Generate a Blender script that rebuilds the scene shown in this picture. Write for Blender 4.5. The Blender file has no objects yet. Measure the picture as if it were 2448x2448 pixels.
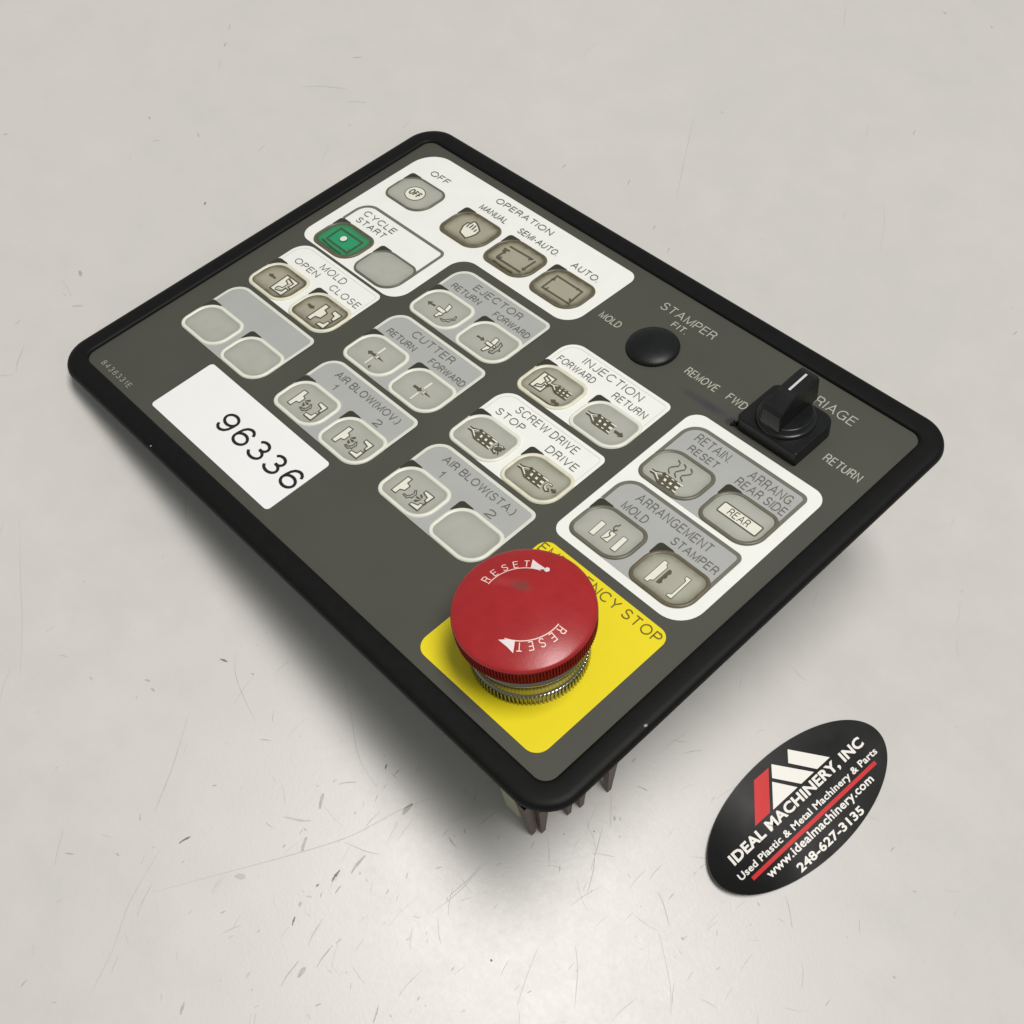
import bpy, math, random
import numpy as np
from mathutils import Matrix, Vector
from mathutils.geometry import tessellate_polygon

scene = bpy.context.scene
U = 0.16          # metres in one panel unit (the height of the printed faceplate)
K = U / 100.0     # the layout below is written in hundredths of that unit
random.seed(7)

# ---------------------------------------------------------------- camera
PANEL_ROT = [[0.9578894597, 0.0114763114, -0.2869077854],
             [0.0, 0.9992009587, 0.0399680383],
             [0.2871372199, -0.0382849627, 0.9571240664]]
PANEL_LIFT = 0.0663956957
CAM_POS = (1.5282692031, -0.4511816288, 2.4849313855)
CAM_ROT = [[0.6861834789, 0.6856166902, -0.2430678658],
           [0.7224986286, -0.6035229991, 0.3372769207],
           [0.0845456387, -0.4070500505, -0.9094846296]]
cam_data = bpy.data.cameras.new("camera")
cam_data.sensor_fit = 'AUTO'
cam_data.angle = 2 * math.atan(1224 / 3000.0)
cam_data.clip_start = 0.01
cam_data.clip_end = 50
cam = bpy.data.objects.new("camera", cam_data)
scene.collection.objects.link(cam)
m = Matrix.Identity(4)
for r in range(3):
    m[r][0] = CAM_ROT[r][0]
    m[r][1] = -CAM_ROT[r][1]
    m[r][2] = -CAM_ROT[r][2]
    m[r][3] = CAM_POS[r] * U
cam.matrix_world = m
scene.camera = cam

# ---------------------------------------------------------------- light
world = bpy.data.worlds.new("World")
scene.world = world
world.use_nodes = True
wn = world.node_tree
bg = wn.nodes["Background"]
bg.inputs[0].default_value = (0.95, 1.0, 0.99, 1)
bg.inputs[1].default_value = 0.26
def troffer(name, pos, target, sx, sy, watts, color, spin=0.0):
    ld = bpy.data.lights.new(name, 'AREA')
    ld.shape = 'RECTANGLE'
    ld.size, ld.size_y = sx, sy
    ld.energy = watts
    ld.color = color
    o = bpy.data.objects.new(name, ld)
    scene.collection.objects.link(o)
    d = Vector(target) - Vector(pos)
    o.matrix_world = Matrix.Translation(pos) @ d.to_track_quat('-Z', 'Y').to_matrix().to_4x4() @ Matrix.Rotation(spin, 4, 'Z')
    return o
C0 = Vector((0.13, 0.06, 0.0))
troffer("ceiling_troffer", C0 + Vector((0.10, 0.20, 2.0)), C0, 1.1, 0.5, 34.5, (1.0, 0.965, 0.94))
scene.view_settings.view_transform = 'Standard'
scene.view_settings.look = 'None'
scene.view_settings.exposure = 0.0
scene.view_settings.gamma = 1.0
scene.view_settings.use_curve_mapping = False

# ---------------------------------------------------------------- materials
def lin(r, g, b):
    return tuple(((c / 255) / 12.92 if c / 255 <= 0.04045 else ((c / 255 + 0.055) / 1.055) ** 2.4) for c in (r, g, b))
def nd(t, kind, **kw):
    n = t.nodes.new(kind)
    for k, v in kw.items():
        if k.startswith('i_'):
            n.inputs[k[2:]].default_value = v
        else:
            setattr(n, k, v)
    return n
def mat(name, rgb, rough=0.5, metal=0.0, spec=0.5, var=0.05, scale=60.0, bump=0.0, bscale=400.0, rvar=0.0, stain=None):
    """A Principled material whose colour and roughness wander a little with noise."""
    mt = bpy.data.materials.new(name)
    mt.use_nodes = True
    t = mt.node_tree
    p = t.nodes["Principled BSDF"]
    c = lin(*rgb)
    p.inputs["Metallic"].default_value = metal
    p.inputs["Specular IOR Level"].default_value = spec
    tc = nd(t, 'ShaderNodeTexCoord')
    nz = nd(t, 'ShaderNodeTexNoise')
    nz.inputs['Scale'].default_value = scale
    nz.inputs['Detail'].default_value = 6
    t.links.new(tc.outputs['Object'], nz.inputs['Vector'])
    rp = nd(t, 'ShaderNodeValToRGB')
    rp.color_ramp.elements[0].position = 0.3
    rp.color_ramp.elements[1].position = 0.7
    rp.color_ramp.elements[0].color = tuple(x * (1 - var) for x in c) + (1,)
    rp.color_ramp.elements[1].color = tuple(min(1, x * (1 + var)) for x in c) + (1,)
    t.links.new(nz.outputs['Fac'], rp.inputs['Fac'])
    out = rp.outputs['Color']
    if stain:
        out = stain(t, tc, out)
    t.links.new(out, p.inputs['Base Color'])
    if rvar:
        mr = nd(t, 'ShaderNodeMapRange')
        mr.inputs['To Min'].default_value = max(0.02, rough - rvar)
        mr.inputs['To Max'].default_value = rough + rvar
        t.links.new(nz.outputs['Fac'], mr.inputs['Value'])
        t.links.new(mr.outputs['Result'], p.inputs['Roughness'])
    else:
        p.inputs['Roughness'].default_value = rough
    if bump:
        nb = nd(t, 'ShaderNodeTexNoise')
        nb.inputs['Scale'].default_value = bscale
        nb.inputs['Detail'].default_value = 3
        t.links.new(tc.outputs['Object'], nb.inputs['Vector'])
        b = nd(t, 'ShaderNodeBump')
        b.inputs['Strength'].default_value = bump
        b.inputs['Distance'].default_value = 0.0004
        t.links.new(nb.outputs['Fac'], b.inputs['Height'])
        t.links.new(b.outputs['Normal'], p.inputs['Normal'])
    return mt
def mixc(t, fac, a, b):
    mx = nd(t, 'ShaderNodeMix', data_type='RGBA')
    if hasattr(fac, 'links'):
        t.links.new(fac, mx.inputs[0])
    else:
        mx.inputs[0].default_value = fac
    t.links.new(a, mx.inputs[6])
    if hasattr(b, 'links'):
        t.links.new(b, mx.inputs[7])
    else:
        mx.inputs[7].default_value = tuple(b) + (1,)
    return mx.outputs[2]
def mth(t, op, a, b=None, clamp=False):
    n = nd(t, 'ShaderNodeMath', operation=op, use_clamp=clamp)
    for i, v in enumerate((a, b)):
        if v is None:
            continue
        if hasattr(v, 'links'):
            t.links.new(v, n.inputs[i])
        else:
            n.inputs[i].default_value = v
    return n.outputs[0]
def smear(cx, cy, ang, rx, ry, rgb, amt, nscale=350.0):
    """A dirt or ink smear with its own place and shape on the surface (object coordinates)."""
    def f(t, tc, col):
        mp = nd(t, 'ShaderNodeMapping', vector_type='TEXTURE')
        mp.inputs['Location'].default_value = (cx, cy, 0)
        mp.inputs['Rotation'].default_value = (0, 0, ang)
        mp.inputs['Scale'].default_value = (rx, ry, 1e3)
        t.links.new(tc.outputs['Object'], mp.inputs['Vector'])
        ln = nd(t, 'ShaderNodeVectorMath', operation='LENGTH')
        t.links.new(mp.outputs['Vector'], ln.inputs[0])
        nz = nd(t, 'ShaderNodeTexNoise')
        nz.inputs['Scale'].default_value = nscale
        nz.inputs['Detail'].default_value = 4
        t.links.new(tc.outputs['Object'], nz.inputs['Vector'])
        d = mth(t, 'ADD', ln.outputs['Value'], mth(t, 'MULTIPLY', mth(t, 'SUBTRACT', nz.outputs['Fac'], 0.5), 1.1))
        k = mth(t, 'MULTIPLY', mth(t, 'SUBTRACT', 1.0, d, True), amt)
        return mixc(t, k, col, lin(*rgb))
    return f
def chain(*fs):
    def f(t, tc, col):
        for g in fs:
            col = g(t, tc, col)
        return col
    return f
def keymat(name, rgb, grime, amt, rough=0.42):
    """Key skin: grime gathers where the mesh attribute 'edge' says the rim is."""
    def st(t, tc, col):
        at = nd(t, 'ShaderNodeAttribute', attribute_name='edge')
        nz = nd(t, 'ShaderNodeTexNoise')
        nz.inputs['Scale'].default_value = 420
        nz.inputs['Detail'].default_value = 5
        t.links.new(tc.outputs['Object'], nz.inputs['Vector'])
        n2 = nd(t, 'ShaderNodeTexNoise')
        n2.inputs['Scale'].default_value = 95
        t.links.new(tc.outputs['Object'], n2.inputs['Vector'])
        e = mth(t, 'MULTIPLY', at.outputs['Fac'], mth(t, 'ADD', nz.outputs['Fac'], mth(t, 'MULTIPLY', n2.outputs['Fac'], 1.1)))
        k = mth(t, 'MULTIPLY', e, amt, True)
        return mixc(t, k, col, lin(*grime))
    return mat(name, rgb, rough=rough, var=0.035, scale=180, stain=st, bump=0.08, bscale=1500)
M = {}
M['faceplate'] = mat('faceplate_vinyl', (73, 73, 64), rough=0.5, var=0.06, scale=40, bump=0.06, bscale=2500,
                     stain=chain(smear(108.5 * K, 79.4 * K, 0.02, 8.5 * K, 1.5 * K, (52, 46, 60), 0.75),
                                 smear(114.6 * K, 79.0 * K, 0.1, 1.6 * K, 1.3 * K, (22, 20, 22), 0.9, 700)))
M['white'] = mat('white_print', (239, 240, 234), rough=0.42, var=0.02, scale=120)
M['grey'] = mat('grey_print', (173, 174, 171), rough=0.42, var=0.025, scale=120)
M['yellow'] = mat('yellow_print', (235, 217, 24), rough=0.42, var=0.02, scale=90)
M['ink'] = mat('dark_ink', (101, 100, 90), rough=0.5, var=0.1, scale=500)
M['ink_bold'] = mat('black_print', (24, 24, 24), rough=0.5, var=0.1, scale=500)
M['ink_yellow'] = mat('ink_on_yellow', (112, 96, 16), rough=0.5, var=0.1, scale=500)
M['pale_ink'] = mat('pale_ink', (176, 176, 163), rough=0.5, var=0.08, scale=500)
M['serial_ink'] = mat('thin_pale_ink', (158, 158, 148), rough=0.5, var=0.08, scale=500)
M['rim_white'] = mat('rim_white_vinyl', (227, 228, 214), rough=0.38, var=0.03, scale=200)
M['rim_cream'] = mat('rim_soiled_vinyl', (224, 221, 198), rough=0.4, var=0.08, scale=260)
M['rim_dark'] = mat('rim_dark_vinyl', (104, 102, 88), rough=0.38, var=0.1, scale=260)
M['rim_brown'] = mat('rim_soiled_dark_vinyl', (100, 93, 74), rough=0.38, var=0.16, scale=300)
M['line_white'] = mat('white_line', (218, 219, 207), rough=0.42, var=0.03, scale=260)
M['line_dark'] = mat('dark_line', (112, 111, 99), rough=0.42, var=0.06, scale=300)
M['window'] = mat('dark_window', (56, 55, 46), rough=0.3, var=0.1, scale=300)
M['key_clean'] = keymat('key_clean', (173, 174, 164), (128, 126, 110), 0.30)
M['key_used'] = keymat('key_used', (170, 169, 153), (98, 95, 74), 0.60)
M['key_dirty'] = keymat('key_dirty', (164, 160, 140), (88, 82, 60), 0.98)
M['key_green'] = keymat('key_green', (38, 150, 102), (74, 84, 58), 0.95)
M['icon_w'] = mat('icon_white', (230, 229, 214), rough=0.42, var=0.02, scale=300)
M['icon_d'] = mat('icon_dark', (88, 84, 66), rough=0.45, var=0.08, scale=500)
M['icon_g'] = mat('icon_green_dark', (58, 88, 60), rough=0.45, var=0.18, scale=400)
M['grime'] = mat('grime', (92, 84, 58), rough=0.5, var=0.25, scale=700)
M['grime_g'] = mat('grime_green', (34, 84, 52), rough=0.5, var=0.3, scale=700)
M['frame'] = mat('black_moulded_frame', (11, 12, 11), rough=0.55, spec=0.2, var=0.22, scale=300, bump=0.10, bscale=1900, rvar=0.06)
M['frame_chip'] = mat('chipped_frame', (150, 150, 148), rough=0.5, var=0.1)
M['black'] = mat('black_plastic', (16, 17, 18), rough=0.42, spec=0.35, var=0.2, scale=250, bump=0.08, bscale=1500, rvar=0.08)
M['knob'] = mat('black_knob', (21, 22, 22), rough=0.3, var=0.2, scale=250, bump=0.08, bscale=900, rvar=0.08)
M['mark'] = mat('pointer_paint', (205, 205, 205), rough=0.4, var=0.03)
M['light_stop_plate'] = mat('light_stop_back_plate', (60, 60, 58), rough=0.6)
M['beige'] = mat('beige_plastic', (176, 176, 152), rough=0.5, var=0.06)
M['brown'] = mat('brown_bakelite', (92, 76, 66), rough=0.45, var=0.12, scale=200)
M['dark_block'] = mat('dark_block', (40, 38, 30), rough=0.5, var=0.1)
M['red'] = mat('red_cap', (162, 34, 37), rough=0.3, var=0.06, scale=220, bump=0.05, bscale=1400, rvar=0.07,
               stain=chain(smear((123.8 - 2.6) * K, (15.75 + 2.1) * K, 0.5, 2.2 * K, 1.5 * K, (106, 70, 62), 0.8, 600),
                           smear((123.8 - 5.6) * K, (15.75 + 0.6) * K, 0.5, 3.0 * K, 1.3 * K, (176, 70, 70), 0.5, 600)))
M['red_side'] = mat('red_cap_side', (140, 16, 20), rough=0.55, spec=0.2, var=0.06)
M['engrave'] = mat('white_engraving', (246, 214, 204), rough=0.5, var=0.03)
M['engrave_fill'] = mat('white_engraving_fill', (226, 218, 220), rough=0.5, var=0.05, scale=500)
M['chrome'] = mat('chromed_metal', (160, 158, 146), rough=0.2, metal=1.0, var=0.05, rvar=0.05)
M['sticker'] = mat('glossy_black_sticker', (11, 11, 10), spec=0.35, rough=0.24, var=0.25, scale=45, rvar=0.12)
M['sticker_edge'] = mat('sticker_edge', (78, 76, 68), rough=0.6)
M['sticker_white'] = mat('sticker_white', (240, 237, 229), rough=0.35, var=0.015)
M['sticker_red'] = mat('sticker_red', (208, 36, 36), spec=0.25, rough=0.4, var=0.03)
M['paper'] = mat('white_label_paper', (241, 241, 239), rough=0.5, var=0.012)

# ---------------------------------------------------------------- mesh building
class MB:
    """Collects flat prints, strokes, lofts and lathes; build() links them as ONE mesh object."""
    def __init__(s, k=K):
        s.v, s.f, s.m, s.mats, s.k, s.edge, s.smooth, s.j = [], [], [], [], k, {}, [], 0
    def mi(s, name):
        if name not in s.mats:
            s.mats.append(name)
        return s.mats.index(name)
    def add(s, pts):
        i = len(s.v)
        s.v += [tuple(p) for p in pts]
        return i
    def face(s, idx, mt, smooth=False):
        s.f.append(tuple(idx)); s.m.append(s.mi(mt)); s.smooth.append(smooth)
    def poly(s, pts, z, mt):
        s.j += 1
        z = z + 0.0015 * (s.j % 12)
        a = sum(p[0] * q[1] - q[0] * p[1] for p, q in zip(pts, pts[1:] + pts[:1]))
        if a < 0:
            pts = pts[::-1]
        i0 = s.add([(p[0], p[1], z) for p in pts])
        for tri in tessellate_polygon([[Vector((p[0], p[1], 0)) for p in pts]]):
            a, b, c = tri
            pa, pb, pc = pts[a], pts[b], pts[c]
            if (pb[0] - pa[0]) * (pc[1] - pa[1]) - (pb[1] - pa[1]) * (pc[0] - pa[0]) < 0:
                b, c = c, b
            s.face((i0 + a, i0 + b, i0 + c), mt)
    def stroke(s, pts, w, z, mt, closed=False):
        s.j += 1
        z = z + 0.0015 * (s.j % 12)
        P = [np.array(p[:2], float) for p in pts]
        n = len(P)
        L, R = [], []
        for i in range(n):
            if closed:
                a, b = P[i - 1], P[(i + 1) % n]
            else:
                a, b = P[max(i - 1, 0)], P[min(i + 1, n - 1)]
            d1 = P[i] - a if (closed or i > 0) else b - P[i]
            d2 = b - P[i] if (closed or i < n - 1) else P[i] - a
            d1 = d1 / (np.linalg.norm(d1) + 1e-12); d2 = d2 / (np.linalg.norm(d2) + 1e-12)
            nn = np.array([-(d1 + d2)[1], (d1 + d2)[0]]); l = np.linalg.norm(nn)
            n1 = np.array([-d1[1], d1[0]])
            nn = n1 if l < 1e-6 else nn / l
            sc = w / 2 / max(0.4, float(nn @ n1))
            L.append(P[i] + nn * sc); R.append(P[i] - nn * sc)
        i0 = s.add([(q[0], q[1], z) for q in L]); i1 = s.add([(q[0], q[1], z) for q in R])
        for i in range(n if closed else n - 1):
            k = (i + 1) % n
            s.face((i0 + i, i1 + i, i1 + k, i0 + k), mt)
    def loft(s, loops, mt, smooth=True, closed=True, edges=None, flip=False):
        """loops: lists of 3-D points with the same count; joins each to the next."""
        ids = []
        for li, lp in enumerate(loops):
            i0 = s.add(lp)
            ids.append(i0)
            if edges:
                for q in range(len(lp)):
                    s.edge[i0 + q] = edges[li]
        n = len(loops[0])
        for a in range(len(loops) - 1):
            for i in range(n if closed else n - 1):
                k = (i + 1) % n
                q = (ids[a] + i, ids[a] + k, ids[a + 1] + k, ids[a + 1] + i)
                s.face(q[::-1] if flip else q, mt, smooth)
        return ids
    def cap(s, i0, n, mt, smooth=False):
        s.face(range(i0, i0 + n), mt, smooth)
    def box(s, x0, x1, y0, y1, z0, z1, mt):
        i = s.add([(x0, y0, z0), (x1, y0, z0), (x1, y1, z0), (x0, y1, z0), (x0, y0, z1), (x1, y0, z1), (x1, y1, z1), (x0, y1, z1)])
        for q in ((3, 2, 1, 0), (4, 5, 6, 7), (0, 1, 5, 4), (1, 2, 6, 5), (2, 3, 7, 6), (3, 0, 4, 7)):
            s.face([i + x for x in q], mt)
    def build(s, name, parent=None):
        me = bpy.data.meshes.new(name)
        me.from_pydata([(x * s.k, y * s.k, z * s.k) for x, y, z in s.v], [], s.f)
        for mm in s.mats:
            me.materials.append(M[mm])
        me.polygons.foreach_set('material_index', s.m)
        me.polygons.foreach_set('use_smooth', s.smooth)
        if s.edge:
            at = me.attributes.new('edge', 'FLOAT', 'POINT')
            at.data.foreach_set('value', [s.edge.get(i, 0.0) for i in range(len(s.v))])
        me.update()
        o = bpy.data.objects.new(name, me)
        scene.collection.objects.link(o)
        if parent:
            o.parent = parent
        return o
def arc(cx, cy, rx, ry, a0, a1, n=14):
    return [(cx + rx * math.cos(math.radians(a0 + (a1 - a0) * i / n)), cy + ry * math.sin(math.radians(a0 + (a1 - a0) * i / n))) for i in range(n + 1)]
def rrect(x0, x1, y0, y1, bl, br, tr, tl, n=10):
    """Counter-clockwise rounded rectangle with its own radius at each corner."""
    bl, br, tr, tl = (max(q, 0.02) for q in (bl, br, tr, tl))
    return (arc(x0 + bl, y0 + bl, bl, bl, 180, 270, n) + arc(x1 - br, y0 + br, br, br, 270, 360, n)
            + arc(x1 - tr, y1 - tr, tr, tr, 0, 90, n) + arc(x0 + tl, y1 - tl, tl, tl, 90, 180, n))
def inset(x0, x1, y0, y1, r, d, n=10):
    return rrect(x0 + d, x1 - d, y0 + d, y1 - d, *[max(q - d, 0.15) for q in r], n=n)
def at_z(pts, z):
    return [(p[0], p[1], z) for p in pts]

# ---------------------------------------------------------------- single-stroke lettering
def _g():
    A = arc
    return {
        'A': (.76, [[(0, 0), (.38, 1), (.76, 0)], [(.13, .34), (.63, .34)]]),
        'B': (.62, [[(0, 0), (0, 1), (.34, 1)] + A(.34, .765, .24, .235, 90, -90) + [(0, .53)], [(.34, .53)] + A(.34, .265, .28, .265, 90, -90) + [(0, 0)]]),
        'C': (.72, [A(.4, .5, .4, .5, 42, 318, 26)]),
        'D': (.68, [[(0, 0), (0, 1), (.26, 1)] + A(.26, .5, .42, .5, 90, -90, 18) + [(0, 0)]]),
        'E': (.56, [[(.56, 1), (0, 1), (0, 0), (.57, 0)], [(0, .53), (.52, .53)]]),
        'F': (.54, [[(.54, 1), (0, 1), (0, 0)], [(0, .52), (.47, .52)]]),
        'G': (.76, [A(.4, .5, .4, .5, 42, 322, 26) + [(.735, .47), (.42, .47)], [(.735, .3), (.735, 0)]]),
        'H': (.66, [[(0, 0), (0, 1)], [(.66, 0), (.66, 1)], [(0, .53), (.66, .53)]]),
        'I': (.0, [[(0, 0), (0, 1)]]),
        'J': (.44, [[(.44, 1), (.44, .24)] + A(.22, .22, .22, .22, 0, -180)]),
        'L': (.48, [[(0, 1), (0, 0), (.48, 0)]]),
        'M': (.78, [[(0, 0), (0, 1), (.39, .05), (.78, 1), (.78, 0)]]),
        'N': (.66, [[(0, 0), (0, 1), (.66, 0), (.66, 1)]]),
        'O': (.82, [A(.41, .5, .41, .5, 0, 360, 32)]),
        'P': (.58, [[(0, 0), (0, 1), (.31, 1)] + A(.31, .73, .27, .27, 90, -90) + [(0, .46)]]),
        'R': (.62, [[(0, 0), (0, 1), (.33, 1)] + A(.33, .745, .25, .255, 90, -90) + [(0, .49)], [(.33, .49), (.48, .44), (.54, .3), (.56, .08), (.62, 0)]]),
        'S': (.6, [A(.3, .755, .26, .245, 15, 235, 14)[:-1] + [(.17, .555), (.43, .46)] + A(.3, .255, .3, .255, 50, -165, 16)]),
        'T': (.62, [[(0, 1), (.62, 1)], [(.31, 1), (.31, 0)]]),
        'U': (.64, [[(0, 1), (0, .32)] + A(.32, .32, .32, .32, 180, 360) + [(.64, 1)]]),
        'V': (.68, [[(0, 1), (.34, 0), (.68, 1)]]),
        'W': (1.0, [[(0, 1), (.25, 0), (.5, .97), (.75, 0), (1, 1)]]),
        'Y': (.68, [[(0, 1), (.34, .45), (.68, 1)], [(.34, .45), (.34, 0)]]),
        '0': (.56, [A(.28, .5, .28, .5, 0, 360, 28)]),
        '1': (.24, [[(0, .74), (.13, .78), (.24, 1), (.24, 0)]]),
        '2': (.56, [A(.28, .72, .28, .28, 165, -25, 14) + [(.46, .46), (.12, .2), (0, 0), (.57, 0)]]),
        '3': (.56, [A(.27, .755, .24, .245, 160, -85, 16), A(.27, .27, .29, .27, 95, -165, 18)]),
        '4': (.6, [[(.45, 0), (.45, 1), (0, .28), (.6, .28)]]),
        '6': (.58, [A(.29, .3, .29, .3, 0, 360, 26), [(.0, .32), (.01, .5), (.05, .74), (.13, .9), (.22, .97), (.3, 1), (.4, .985), (.5, .9), (.545, .78)]]),
        '8': (.56, [A(.28, .76, .24, .24, 0, 360, 22), A(.28, .265, .28, .265, 0, 360, 24)]),
        '9': (.58, [A(.29, .7, .29, .3, 0, 360, 26), [(.58, .68), (.57, .5), (.53, .26), (.45, .1), (.36, .03), (.28, 0), (.18, .015), (.08, .1), (.035, .22)]]),
        '.': (.0, [[(-.05, .02), (.05, .02)]]),
        '-': (.3, [[(0, .42), (.3, .42)]]),
        '(': (.16, [A(.5, .42, .5, .72, 128, 232, 12)]),
        ')': (.16, [A(-.34, .42, .5, .72, 52, -52, 12)]),
    }
GL = _g()
def text(mb, s, x0, x1, y, cap, w, z, mt, gap=0.27, mapf=None):
    """Stroke lettering of height cap on baseline y, fitted between x0 and x1."""
    lay, x = [], 0.0
    for ch in s:
        if ch == ' ':
            x += .34
            continue
        wd, st = GL[ch]
        lay.append((x, st)); x += wd + gap
    tot = x - gap
    ws = w / cap
    sx = (x1 - x0 - w) / tot
    for gx, st in lay:
        for pl in st:
            pts = [(x0 + w / 2 + (gx + px) * sx, y + (ws / 2 + py * (1 - ws)) * cap) for px, py in pl]
            closed = len(pts) > 12 and math.hypot(pts[0][0] - pts[-1][0], pts[0][1] - pts[-1][1]) < 1e-6
            if closed:
                pts = pts[:-1]
            mb.stroke(pts, w, z, mt, closed)
def icon(mb, items, cx, cy, z, dx=0.0, dy=0.0, sc=1.0, ox=0.0, oy=0.0):
    tr = lambda pts: [(cx + ox + (p[0] - ox) * sc + dx, cy + oy + (p[1] - oy) * sc + dy) for p in pts]
    cm = {'w': 'icon_w', 'd': 'icon_d', 'g': 'icon_g', 's': 'grime', 'h': 'grime_g'}
    for q, it in enumerate(items):
        zz = z + 0.02 * (q + 1)
        if it[0] == 'P':
            mb.poly(tr(it[2]), zz, cm[it[1]])
        else:
            mb.stroke(tr(it[2]), max(.1, it[3] * (1.75 if it[1] in 'dg' and it[3] < .4 else 1.0)) * (sc ** .5), zz, cm[it[1]], it[0] == 'C')
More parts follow.
